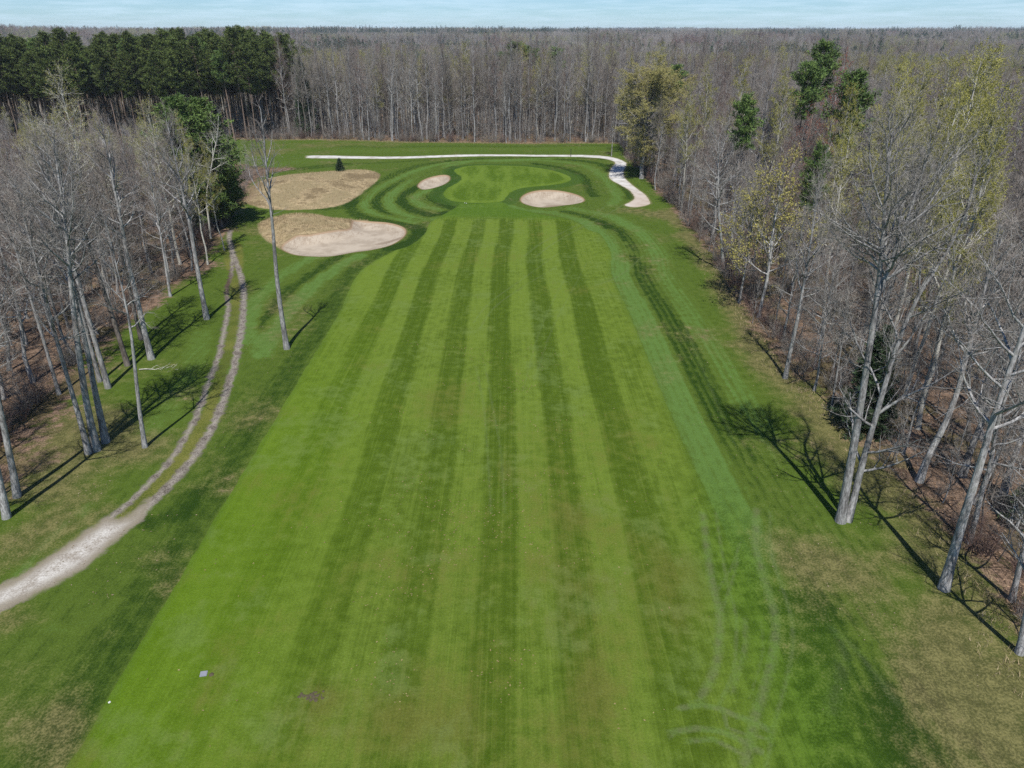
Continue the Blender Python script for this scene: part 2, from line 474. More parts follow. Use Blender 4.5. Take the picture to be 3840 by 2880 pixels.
mow = np.zeros(len(GV))
sf = A['sd_fair']; right = GV[:, 0] > -2; Y = GV[:, 1]
ry = sm(112, 100, Y)
mow += np.where(right, 1.0 * sm(-0.1, 0.15, sf) * sm(2.6, 2.2, sf) * ry * sm(20, 34, Y), 0)
mow += np.where(right, -0.6 * sm(2.2, 2.6, sf) * sm(5.0, 4.5, sf) * ry * sm(34, 48, Y), 0)
mow += np.where(right, 0.65 * sm(4.6, 5.1, sf) * sm(7.4, 6.6, sf) * ry * sm(36, 50, Y), 0)
mow += np.where(right, -0.9 * sm(0.3, 1.0, sf) * sm(4.4, 3.4, sf) * sm(31, 26, Y), 0)
mow += np.where(~right, -0.5 * sm(-0.05, 0.25, sf) * sm(3.0, 1.2, sf) * sm(118, 105, Y), 0)
mow += np.where(~right, -0.12 * sm(1.0, 2.0, sf) * sm(6.0, 3.5, sf) * sm(62, 50, Y), 0)
BAND = [
    (C2([(1500,1020),(1000,1040),(700,1055),(450,1120),(250,1210),(150,1310),(180,1370),(330,1405),(480,1440)]), 1.0, 0.9),
    (C2([(820,1050),(560,1110),(420,1180),(330,1260),(310,1320),(380,1385),(540,1425),(660,1405)]), 0.95, 0.95),
    (C2([(560,1240),(480,1275),(480,1310),(560,1350),(700,1370)]), 0.9, 0.9),
    (C2([(640,1085),(460,1150),(290,1240),(225,1320),(300,1385),(480,1425)]), 0.9, -0.8),
    (C2([(520,1200),(400,1270),(400,1320),(480,1370),(620,1400),(720,1360)]), 1.0, -1.0),
    (C2([(700,1350),(600,1290),(640,1240),(720,1180),(720,1120),(740,1085)]), 1.2, -0.9),
    (C2([(60,1290),(100,1380),(260,1430),(450,1470),(520,1500),(480,1560),(330,1610)]), 1.3, -0.7),
    (C2([(-200,1350),(0,1340),(100,1300),(250,1180),(480,1080),(760,1035)]), 1.2, -0.5),
    (C2([(1000,1045),(1300,1040),(1550,1070),(1680,1130),(1750,1210),(1790,1270),(1750,1330)]), 1.1, 0.7),
    (C2([(1250,1060),(1450,1095),(1570,1150),(1600,1210),(1640,1270)]), 1.0, -0.8),
    (C2([(1400,1030),(1650,1060),(1780,1130),(1850,1230),(1880,1290)]), 1.1, -0.7),
    (C2([(1080,1330),(1180,1355),(1400,1375),(1560,1420),(1660,1500),(1720,1600),(1780,1700)]), 1.1, 0.8),
    (C2([(1500,1345),(1750,1400),(1880,1480),(1960,1600),(2000,1700)]), 1.2, 0.7),
    (C2([(1450,1365),(1650,1430),(1780,1530),(1870,1680)]), 1.1, -0.7),
    (C2([(700,1045),(1000,1025),(1400,1020),(1700,1035)]), 0.9, -0.5),
    (C2([(0,1060),(300,1050),(600,1030)]), 1.0, -0.35),
    (C2([(0,980),(500,970),(1000,965),(1600,960)]), 2.5, 0.25),
    (C2([(0,950),(600,950),(1200,945),(1700,945)]), 1.6, -0.3),
    (C4([(760,560),(1000,520),(1300,490),(1600,460)]), 2.0, -0.5),
    (C4([(900,470),(1200,430),(1500,420)]), 2.0, 0.3),
    ([gnd(1200,950), gnd(1100,1000),gnd(990,1090),gnd(940,1180),gnd(930,1280)], 1.0, 0.8),
    ([gnd(1350,960), gnd(1250,1010),gnd(1150,1090),gnd(1060,1190),gnd(980,1330)], 1.1, 0.9),
    ([gnd(1270,960), gnd(1160,1030),gnd(1060,1110),gnd(990,1230)], 0.8, -0.7),
    ([gnd(880,1180), gnd(880,1280),gnd(860,1420)], 0.8, 0.4),
    ([gnd(760,1250), gnd(720,1380),gnd(650,1500),gnd(560,1640)], 1.0, 0.45),
    (CB([(950,60),(1150,20),(1260,-120)]), 0.8, -0.5),
    (CB([(100,420),(250,250),(420,80),(620,-60)]), 0.35, 0.7),
    (CB([(300,760),(620,690),(800,560)]), 0.3, 0.5),
    (CR([(700,640),(760,900),(820,1200),(760,1500),(700,1659)]), 1.6, -0.9),
    (CR([(1080,820),(1060,1150),(1000,1600)]), 0.9, 0.45),
    (CR([(1350,1200),(1500,1450),(1700,1659)]), 1.0, -0.6),
    (CR([(1500,1100),(1750,1380),(2000,1620)]), 0.35, -0.6),
]
for p, w, v in BAND:
    L = catmull(p, False, 0.8)
    mow += v * sm(w * 1.15, w * 0.75, seg_dist(GV, L))
A['mow'] = np.clip(mow, -1, 1)
A['passes'] = np.where(right & (GV[:, 1] < 112), sm(-0.2, 0.3, sf) * sm(9, 6, sf), 0) + sm(16, 12, A['sd_green']) * (GV[:, 1] >= 112)
A['d_pass'] = np.where(GV[:, 1] < 112, A['sd_fair'], A['sd_green'])
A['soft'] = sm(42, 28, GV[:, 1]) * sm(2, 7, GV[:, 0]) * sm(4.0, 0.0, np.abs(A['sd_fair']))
trk = np.zeros(len(GV))
for L, w, a in TRK:
    trk = np.maximum(trk, a * sm(w * 1.6, w * 0.5, seg_dist(GV, L)))
A['trk'] = trk

# ------------------------------------------------------------------ ground materials
def turf_material(kind):
    """kind: 'fairway', 'green', 'rough'"""
    n = NT(kind + '_turf')
    P = n.pos(); x, y, z = n.sepx(P)
    c = lambda v: n.sub(v, 0.5)
    big, blotch = n.attr('n_big'), n.attr('n_blotch')
    mid = n.noise(P, 1.3, 3.0, 0.6)
    fine = n.noise(P, 9.0, 3.0, 0.7)
    grain = n.noise(P, 38.0, 2.0, 0.75)
    if kind == 'fairway':
        streak = n.noise(n.mapping(P, (2.6, 0.045, 1.0)), 1.0, 3.0, 0.65)
        streak2 = n.noise(n.mapping(P, (7.5, 0.09, 1.0), (3, 9, 0)), 1.0, 2.0, 0.6)
        bx = [-17.3, -14.3, -12.1, -10.05, -8.05, -5.9, -3.9, -1.95, 0.1, 2.15, 4.1, 6.15, 8.35]
        tone = [0.92, 0.24, 0.86, 0.16, 0.74, 0.24, 0.82, 0.18, 0.82, 0.18, 0.86, 0.12, 0.62]
        X0, X1 = -20.0, 14.0
        f = lambda v: (v - X0) / (X1 - X0)
        stops = [(0.0, 0.9)]
        for b, a0, a1 in zip(bx[1:], tone[:-1], tone[1:]):
            stops += [(f(b - 0.2), a0), (f(b + 0.2), a1)]
        xd = n.add(x, n.add(n.attr('n_wob'), n.mul(c(fine), 0.35)))
        lane = n.ramp(n.math('DIVIDE', n.sub(xd, X0), X1 - X0), stops)
        keep = n.mul(n.step(n.add(y, n.mul(c(streak2), 7.0)), 107.5, 105.5), n.mul(n.step(y, 14.0, 70.0, 0.50, 1.05), n.step(n.add(x, n.mul(y, 0.16)), -9.0, -2.0, 0.55, 1.0)))
        keep = n.mul(keep, n.step(big, 0.25, 0.50, 0.75, 1.0))
        lane = n.add(0.5, n.mul(c(lane), keep))
        thin = n.step(n.noise(n.mapping(P, (9.0, 0.030, 1.0), (7, 2, 0)), 1.0, 2.0, 0.5), 0.60, 0.70)
        ripple = n.noise(n.mapping(P, (0.9, 6.5, 1.0)), 1.0, 2.0, 0.6)
        tonef = n.add(lane, n.add(n.mul(c(streak), 0.65), n.add(n.add(n.mul(c(streak2), 0.34), n.mul(thin, 0.16)), n.add(n.mul(c(ripple), 0.18), n.add(n.mul(c(big), 0.35), n.mul(c(mid), 0.7))))))
        col = n.mix(n.step(tonef, 0.0, 1.0), (0.048, 0.082, 0.0065), (0.106, 0.156, 0.021))
        sideg = n.step(x, -17.0, -6.0)                            # fresher, yellower grass on the left flank
        col = n.mix(n.mul(n.sub(1.0, sideg), n.step(y, 75.0, 25.0, 0.1, 0.6)), col, (0.074, 0.142, 0.005))
        col = n.mix(n.mul(n.step(y, 106.0, 110.0), 0.6), col, (0.050, 0.108, 0.010))
        worn = n.step(n.add(n.add(n.mul(n.attr('dry'), 1.5), n.mul(c(mid), 0.9)), n.add(n.mul(c(big), 1.3), n.mul(c(streak), 0.6))), 0.18, 1.0)
        col = n.mix(n.mul(worn, 0.62), col, (0.098, 0.092, 0.022))
        col = n.mix(n.mul(n.step(n.add(blotch, n.mul(c(mid), 0.9)), 0.55, 0.95), 0.34), col, (0.105, 0.150, 0.042))
        rim = n.step(n.add(n.attr('sd_fair'), n.mul(c(mid), 0.6)), -0.5, 0.0)
        col = n.mix(n.mul(rim, 0.35), col, (0.050, 0.095, 0.014))
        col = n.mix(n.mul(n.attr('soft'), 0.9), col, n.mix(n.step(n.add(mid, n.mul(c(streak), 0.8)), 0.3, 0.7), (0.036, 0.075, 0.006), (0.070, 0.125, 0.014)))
    elif kind == 'green':
        sg = n.attr('sd_green')
        gs = n.noise(n.mapping(P, (0.42, 0.07, 1.0)), 1.0, 3.0, 0.55)
        col = n.mix(n.step(n.add(gs, n.mul(c(mid), 0.35)), 0.33, 0.68), (0.056, 0.100, 0.008), (0.096, 0.150, 0.019))
        col = n.mix(n.mul(n.step(n.math('ABSOLUTE', n.add(sg, 0.7)), 1.1, 0.2), 0.5), col, (0.112, 0.170, 0.022))
    else:
        sg = n.attr('sd_green')
        streak = n.noise(n.mapping(P, (3.2, 0.10, 1.0)), 1.0, 3.0, 0.6)
        passes = n.mul(n.math('SINE', n.add(n.mul(n.attr('d_pass'), 10.5), n.mul(c(mid), 5.0))), n.mul(n.attr('passes'), 0.22))
        mw = n.add(n.add(n.attr('mow'), passes), n.add(n.mul(c(fine), 0.7), n.add(n.mul(c(streak), 0.8), n.mul(c(mid), 0.9))))
        col = n.mix(n.step(mw, -1.0, 0.15), (0.018, 0.041, 0.005), (0.062, 0.098, 0.014))
        col = n.mix(n.step(mw, 0.1, 1.15), col, (0.078, 0.140, 0.030))
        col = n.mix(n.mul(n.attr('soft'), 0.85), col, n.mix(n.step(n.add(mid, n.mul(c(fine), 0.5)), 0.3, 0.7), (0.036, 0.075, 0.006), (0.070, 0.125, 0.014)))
        dm = n.step(n.add(n.add(n.attr('dry'), n.mul(c(mid), 0.8)), n.add(n.mul(c(big), 1.3), n.mul(c(fine), 0.8))), 0.10, 0.95)
        dryc = n.mix(n.step(n.add(fine, n.mul(c(mid), 0.8)), 0.3, 0.75), (0.076, 0.068, 0.030), (0.165, 0.142, 0.062))
        col = n.mix(n.mul(dm, 0.76), col, dryc)
        collar = n.step(n.add(sg, n.mul(c(fine), 0.3)), 2.7, 2.2)
        col = n.mix(n.mul(collar, 0.65), col, (0.034, 0.074, 0.011))
    if kind != 'green':
        tk = n.step(n.add(n.attr('trk'), n.mul(c(fine), 0.7)), 0.05, 0.9)
        col = n.mix(n.mul(tk, 0.45), col, n.mix(n.step(mid, .35, .65), (0.135, 0.150, 0.075), (0.092, 0.150, 0.045)))
    if kind == 'rough':
        # long dead grass
        ss = n.add(n.attr('sd_straw'), n.add(n.mul(c(mid), 1.0), n.mul(c(fine), 0.5)))
        st = n.mix(n.step(n.add(n.mul(mid, 0.6), n.add(n.mul(fine, 0.4), n.mul(c(big), 1.0))), 0.30, 0.66), (0.160, 0.122, 0.068), (0.345, 0.272, 0.160))
        st = n.mix(n.mul(n.step(big, 0.52, 0.66), 0.5), st, (0.130, 0.112, 0.055))
        col = n.mix(n.step(ss, 0.25, -0.25), col, st)
        # leaf litter under the trees
        li = n.step(n.add(n.attr('litter'), n.add(n.mul(c(mid), 0.9), n.mul(c(big), 0.9))), 0.32, 0.72)
        col = n.mix(li, col, litter_colour(n, P, mid, fine, big, blotch))
        # gravel lane with a mossy crown
        dr, dl = n.attr('d_tr'), n.attr('d_tl')
        wob = n.add(n.mul(c(mid), 0.75), n.mul(c(fine), 0.45))
        crown = n.mul(n.step(n.add(dr, wob), 1.5, 1.1), n.step(n.add(dl, wob), 1.5, 1.1))
        col = n.mix(n.mul(crown, 0.75), col, n.mix(n.step(n.add(fine, n.mul(c(big), 1.0)), 0.35, 0.7), (0.068, 0.082, 0.016), (0.135, 0.132, 0.032)))
        gv = n.mix(n.step(n.add(n.add(n.mul(grain, 0.5), n.mul(fine, 0.5)), n.mul(c(mid), 0.6)), 0.30, 0.70), (0.090, 0.076, 0.062), (0.27, 0.245, 0.21))
        mud = n.mul(n.step(dr, 0.4, 1.6), n.step(y, 66.0, 78.0))
        gv = n.mix(mud, gv, (0.065, 0.046, 0.034))
        gm = n.mx(n.step(n.add(dr, wob), 0.46, 0.16), n.step(n.add(dl, wob), 0.38, 0.08))
        col = n.mix(gm, col, gv)
        gp = n.step(n.add(n.attr('sd_gp'), n.mul(wob, 0.9)), 0.22, -0.22)
        wg = n.mix(n.step(n.add(n.mul(mid, 0.6), n.mul(fine, 0.4)), 0.32, 0.66), (0.265, 0.235, 0.195), (0.45, 0.435, 0.40))
        wg = n.mix(n.step(n.add(n.attr('sd_gp'), n.mul(wob, 1.2)), -0.9, -0.1), wg, (0.205, 0.18, 0.135))
        col = n.mix(gp, col, wg)
        lip = n.mul(n.step(n.add(n.attr('sd_bun'), n.mul(c(fine), 0.3)), 0.30, 0.05), 0.6)
        col = n.mix(lip, col, (0.16, 0.115, 0.062))
        vg = n.mul(n.step(n.add(n.attr('sd_cart'), n.mul(c(mid), 0.6)), 0.5, 0.0), 0.45)
        col = n.mix(vg, col, (0.21, 0.18, 0.10))
    lum = n.add(n.mul(c(grain), 1.3), n.add(n.mul(c(fine), 0.7), n.mul(c(mid), 0.25)))
    col = n.scale_col(col, n.math('MAXIMUM', n.add(1.0, lum), 0.25))
    n.bump(n.add(n.mul(grain, 0.6), fine), 0.55, 0.05)
    return n.done(col, 0.95, 0.04)

def litter_colour(n, P, mid, fine, big, blotch):
    c = lambda v: n.sub(v, 0.5)
    lc = n.mix(n.step(n.add(fine, n.mul(c(mid), 0.8)), 0.30, 0.72), (0.066, 0.046, 0.032), (0.205, 0.140, 0.098))
    lc = n.mix(n.mul(n.step(fine, 0.66, 0.76), 0.7), lc, (0.29, 0.215, 0.155))
    return n.mix(n.mul(n.step(blotch, 0.52, 0.66), 0.55), lc, (0.085, 0.080, 0.026))

def litter_material():
    n = NT('leaf_litter'); P = n.pos()
    mid = n.noise(P, 1.0, 3.0, 0.6); fine = n.noise(P, 7.0, 3.0, 0.7)
    col = litter_colour(n, P, mid, fine, n.attr('n_big'), n.attr('n_blotch'))
    n.bump(fine, 0.8, 0.08)
    return n.done(col, 0.95, 0.1)

def sand_material():
    n = NT('bunker_sand')
    P = n.pos()
    a = n.noise(P, 0.35, 5.0, 0.6); b = n.noise(P, 3.0, 5.0, 0.7); r = n.noise(n.mapping(P, (0.5, 4.0, 1)), 1.0, 3.0)
    col = n.mix(n.step(n.add(a, n.mul(n.sub(r, .5), .3)), 0.32, 0.62), (0.285, 0.238, 0.182), (0.370, 0.318, 0.250))
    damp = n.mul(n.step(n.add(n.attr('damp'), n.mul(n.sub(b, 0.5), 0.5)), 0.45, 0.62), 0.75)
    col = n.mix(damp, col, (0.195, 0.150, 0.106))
    sb = n.add(n.attr('sd_bun'), n.mul(n.sub(b, 0.5), 0.25))
    rill = n.mul(n.step(n.math('ABSOLUTE', n.sub(n.noise(n.mapping(P, (1.3, 0.22, 1)), 1.0, 4.0, 0.7), 0.5)), 0.025, 0.008), n.step(sb, -2.6, -1.2))
    col = n.mix(n.mul(rill, 0.5), col, (0.17, 0.115, 0.075))
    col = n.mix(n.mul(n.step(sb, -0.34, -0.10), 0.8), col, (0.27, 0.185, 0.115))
    col = n.scale_col(col, n.add(0.85, n.mul(b, 0.3)))
    n.bump(n.add(b, n.mul(r, 0.5)), 0.2, 0.03)
    return n.done(col, 0.95, 0.1)

def path_material():
    n = NT('crushed_limestone')
    P = n.pos()
    a = n.noise(P, 0.5, 4.0, 0.6); b = n.noise(P, 14.0, 4.0, 0.75)
    edge = n.add(n.attr('sd_cart'), n.mul(n.sub(n.noise(P, 2.0, 4.0), 0.5), 0.8))
    col = n.mix(n.step(n.add(a, n.mul(n.sub(b, .5), .4)), 0.3, 0.6), (0.33, 0.315, 0.285), (0.50, 0.495, 0.475))
    dusty = n.mul(n.step(n.sepx(P)[1], 136.0, 120.0), n.step(n.sepx(P)[0], 17.0, 19.5))
    col = n.mix(n.mul(dusty, 0.6), col, (0.36, 0.275, 0.205))
    col = n.mix(n.mul(n.step(edge, -0.35, 0.0), 0.5), col, (0.27, 0.24, 0.15))
    n.bump(b, 0.4, 0.03)
    return n.done(col, 0.95, 0.1)

M_FAIR, M_GREEN, M_ROUGH = turf_material('fairway'), turf_material('green'), turf_material('rough')
M_LITTER, M_SAND, M_PATH = litter_material(), sand_material(), path_material()
def vnoise(Q, scale, seed, octaves=4):
    """smooth value noise in numpy, about 0..1"""
    tab = np.random.RandomState(seed).rand(256, 256)
    out, amp, tot = np.zeros(len(Q)), 1.0, 0.0
    p = Q * scale
    for o in range(octaves):
        i = np.floor(p).astype(int); fr = p - i; fr = fr * fr * (3 - 2 * fr)
        g = lambda a, b: tab[(i[:, 0] + a) % 256, (i[:, 1] + b) % 256]
        v = (g(0, 0) * (1 - fr[:, 0]) + g(1, 0) * fr[:, 0]) * (1 - fr[:, 1]) + (g(0, 1) * (1 - fr[:, 0]) + g(1, 1) * fr[:, 0]) * fr[:, 1]
        out += amp * v; tot += amp; amp *= 0.55; p = p * 2.03 + 17.3
    return np.clip(0.5 + (out / tot - 0.5) * 1.25, 0, 1)
A['n_big'] = vnoise(GV, 0.24, 1); A['n_blotch'] = vnoise(GV, 0.40, 2, 3)
A['n_wob'] = (vnoise(GV, 0.06, 3, 2) - 0.5) * 0.9
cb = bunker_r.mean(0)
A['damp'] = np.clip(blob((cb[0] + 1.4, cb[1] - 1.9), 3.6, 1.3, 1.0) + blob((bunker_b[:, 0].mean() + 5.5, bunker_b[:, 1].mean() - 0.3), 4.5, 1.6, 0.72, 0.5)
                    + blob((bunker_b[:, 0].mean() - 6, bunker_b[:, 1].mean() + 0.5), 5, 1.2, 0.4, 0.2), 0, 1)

def surface(name, keep, mat, names, label=None):
    t = GT[keep]
    used, inv = np.unique(t.ravel(), return_inverse=True)
    me = mesh_tris(name, np.column_stack([GV[used], GZ[used]]), inv.reshape(-1, 3), (mat,), smooth=True)
    for k in names:
        at = me.attributes.new(k, 'FLOAT', 'POINT')
        at.data.foreach_set('value', A[k][used].astype(np.float32))
    o = link_obj(name, me)
    return put(o, label, kind='structure')

ALL = ['sd_green', 'd_tr', 'd_tl', 'sd_gp', 'sd_straw', 'sd_cart', 'sd_bun', 'litter', 'dry', 'mow', 'passes', 'd_pass', 'trk', 'soft', 'n_big', 'n_blotch']
wooded = (region == 0) & (A['litter'][GT].min(1) > 0.985) & (np.abs(A['d_tl'][GT]).min(1) > 3) & (np.abs(A['d_tr'][GT]).min(1) > 3)
region[wooded] = 8
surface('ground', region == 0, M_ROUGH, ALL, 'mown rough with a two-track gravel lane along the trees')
surface('forest_floor', region == 8, M_LITTER, ['n_big', 'n_blotch'], 'leaf-strewn forest floor under the bare trees')
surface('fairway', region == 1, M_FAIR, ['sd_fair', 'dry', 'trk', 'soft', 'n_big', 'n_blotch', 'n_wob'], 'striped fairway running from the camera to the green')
surface('putting_green', region == 2, M_GREEN, ['sd_green', 'n_big', 'n_blotch'], 'kidney-shaped putting green between two sand bunkers')
surface('straw_mound', region == 3, M_ROUGH, ALL, 'mound of long dead grass behind the large bunker')
surface('cart_path', region == 4, M_PATH, ['sd_cart'], 'pale gravel cart path curling round behind the green')
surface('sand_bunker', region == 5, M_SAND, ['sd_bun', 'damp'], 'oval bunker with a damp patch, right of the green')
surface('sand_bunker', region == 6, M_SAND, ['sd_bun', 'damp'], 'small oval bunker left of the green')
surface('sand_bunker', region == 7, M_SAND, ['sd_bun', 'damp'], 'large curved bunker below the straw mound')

# ------------------------------------------------------------------ tree materials
def bark(name, dark, light, patch=None, patch_amt=0.35, zs=0.25):
    n = NT(name)
    P = n.obj()
    a = n.noise(n.mapping(P, (1, 1, zs)), 9.0, 3.0, 0.7, True)
    b = n.noise(n.mapping(P, (1, 1, 0.5)), 1.6, 2.0, 0.6, True)
    r = n.rnd()
    col = n.mix(n.step(n.add(a, n.mul(n.sub(b, .5), 0.7)), 0.30, 0.72), dark, light)
    if patch: col = n.mix(n.mul(n.step(b, 0.52, 0.66), patch_amt), col, patch)
    col = n.scale_col(col, n.add(0.78, n.mul(r, 0.44)))
    n.bump(a, 0.9, 0.06)
    return n.done(col, 0.9, 0.1)

def plain(name, c0, c1, rough=0.85):
    """colour varies from tree to tree between c0 and c1"""
    n = NT(name)
    r = n.rnd()
    n2 = n.math('FRACT', n.mul(r, 7.31))
    col = n.mix(r, c0, c1)
    col = n.scale_col(col, n.add(0.70, n.mul(n2, 0.62)))
    return n.done(col, rough, 0.1)

def leafy(name, c0, c1, thin=0.0):
    n = NT(name)
    a = n.noise(n.obj(), 0.9, 2.0, 0.6, True)
    g = n.noise(n.obj(), 7.0, 1.0, 0.5, True)
    col = n.mix(n.step(n.add(a, n.mul(n.sub(g, .5), .8)), 0.3, 0.7), c0, c1)
    col = n.scale_col(col, n.add(0.82, n.mul(n.rnd(), 0.36)))
    m = n.done(col, 0.75, 0.2)
    if thin > 0:                                                    # thin young leaves let light through
        tr = n.t.nodes.new('ShaderNodeBsdfTranslucent'); mx = n.t.nodes.new('ShaderNodeMixShader'); mx.inputs[0].default_value = thin
        n.link(col, tr.inputs['Color']); n.t.links.new(n.bsdf.outputs[0], mx.inputs[1]); n.t.links.new(tr.outputs[0], mx.inputs[2])
        n.t.links.new(mx.outputs[0], n.out.inputs['Surface'])
    return m

M_BARK = bark('grey_bark', (0.125, 0.121, 0.118), (0.400, 0.398, 0.392), (0.13, 0.14, 0.12), 0.6)
M_BARKD = bark('brown_bark', (0.075, 0.064, 0.055), (0.195, 0.172, 0.152))
M_PALE = bark('pale_bark', (0.30, 0.29, 0.25), (0.52, 0.51, 0.46), (0.12, 0.11, 0.10), 0.35, 1.6)
M_PINEB = bark('pine_bark', (0.105, 0.075, 0.058), (0.235, 0.180, 0.150))
M_TWIG = plain('bare_twigs', (0.255, 0.240, 0.215), (0.160, 0.134, 0.116))
M_TWIGR = plain('reddish_twigs', (0.140, 0.102, 0.090), (0.150, 0.092, 0.074))
M_TWIGP = plain('pale_twigs', (0.34, 0.33, 0.28), (0.30, 0.28, 0.22))
M_BUD = leafy('opening_buds', (0.195, 0.198, 0.042), (0.330, 0.315, 0.080))
M_BUDY = leafy('yellow_buds', (0.190, 0.178, 0.044), (0.275, 0.248, 0.072))
M_NEEDLE = leafy('pine_needles', (0.036, 0.060, 0.015), (0.098, 0.128, 0.030))
M_NEEDLEW = leafy('white_pine_needles', (0.052, 0.100, 0.026), (0.130, 0.195, 0.050))
M_SPRUCE = leafy('spruce_needles', (0.018, 0.036, 0.016), (0.045, 0.075, 0.032))

# ------------------------------------------------------------------ tree builder
class Geo:
    def __init__(self): self.V, self.T, self.n = [], [], 0
    def add(self, V, T):
        self.V.append(np.asarray(V, float)); self.T.append(np.asarray(T, int) + self.n); self.n += len(V)
    def tube(self, P, R, sides):
        P = np.asarray(P, float); R = np.asarray(R, float); k = len(P)
        d = P[-1] - P[0]; d /= np.linalg.norm(d) + 1e-9
        u = np.cross(d, (0.31, 0.95, 0.05)); u /= np.linalg.norm(u) + 1e-9
        v = np.cross(d, u)
        a = np.arange(sides) * 2 * math.pi / sides
        ring = np.cos(a)[:, None] * u + np.sin(a)[:, None] * v
        V = (P[:, None, :] + R[:, None, None] * ring[None]).reshape(-1, 3)
        i = np.arange(k - 1)[:, None] * sides; j = np.arange(sides)[None]; j2 = (j + 1) % sides
        q = np.stack([i + j, i + j2, i + sides + j2, i + sides + j], -1).reshape(-1, 4)
        self.add(V, np.concatenate([q[:, [0, 1, 2]], q[:, [0, 2, 3]]]))
    def slivers(self, B, D, L, W, rng):
        """thin tapering triangles: twigs, needles"""
        B = np.asarray(B); n = len(B)
        if not n: return
        s = np.cross(D, rng.normal(size=(n, 3))); s /= np.linalg.norm(s, axis=1)[:, None] + 1e-9
        V = np.concatenate([B - s * W[:, None], B + s * W[:, None], B + D * L[:, None]])
        i = np.arange(n)
        self.add(V, np.stack([i, i + n, i + 2 * n], 1))
    def mesh(self, name, mat, smooth):
        V, T = (np.concatenate(self.V), np.concatenate(self.T)) if self.V else (np.zeros((0, 3)), np.zeros((0, 3), int))
        return mesh_tris(name, V, T, (mat,), smooth=smooth)

def unit(v): return v / (np.linalg.norm(v, axis=-1, keepdims=True) + 1e-9)

def lerp_path(P, t):
    P = np.asarray(P); k = len(P) - 1
    f = min(max(t, 0), 1) * k; i = min(int(f), k - 1)
    return P[i] + (P[i + 1] - P[i]) * (f - i)

def limb(rng, p0, d0, length, k, up, wig):
    pts = [np.array(p0)]; d = np.array(d0, float)
    for i in range(k):
        d = unit(d + np.array((0, 0, up)) + rng.normal(size=3) * wig)
        pts.append(pts[-1] + d * length / k)
    return np.array(pts)

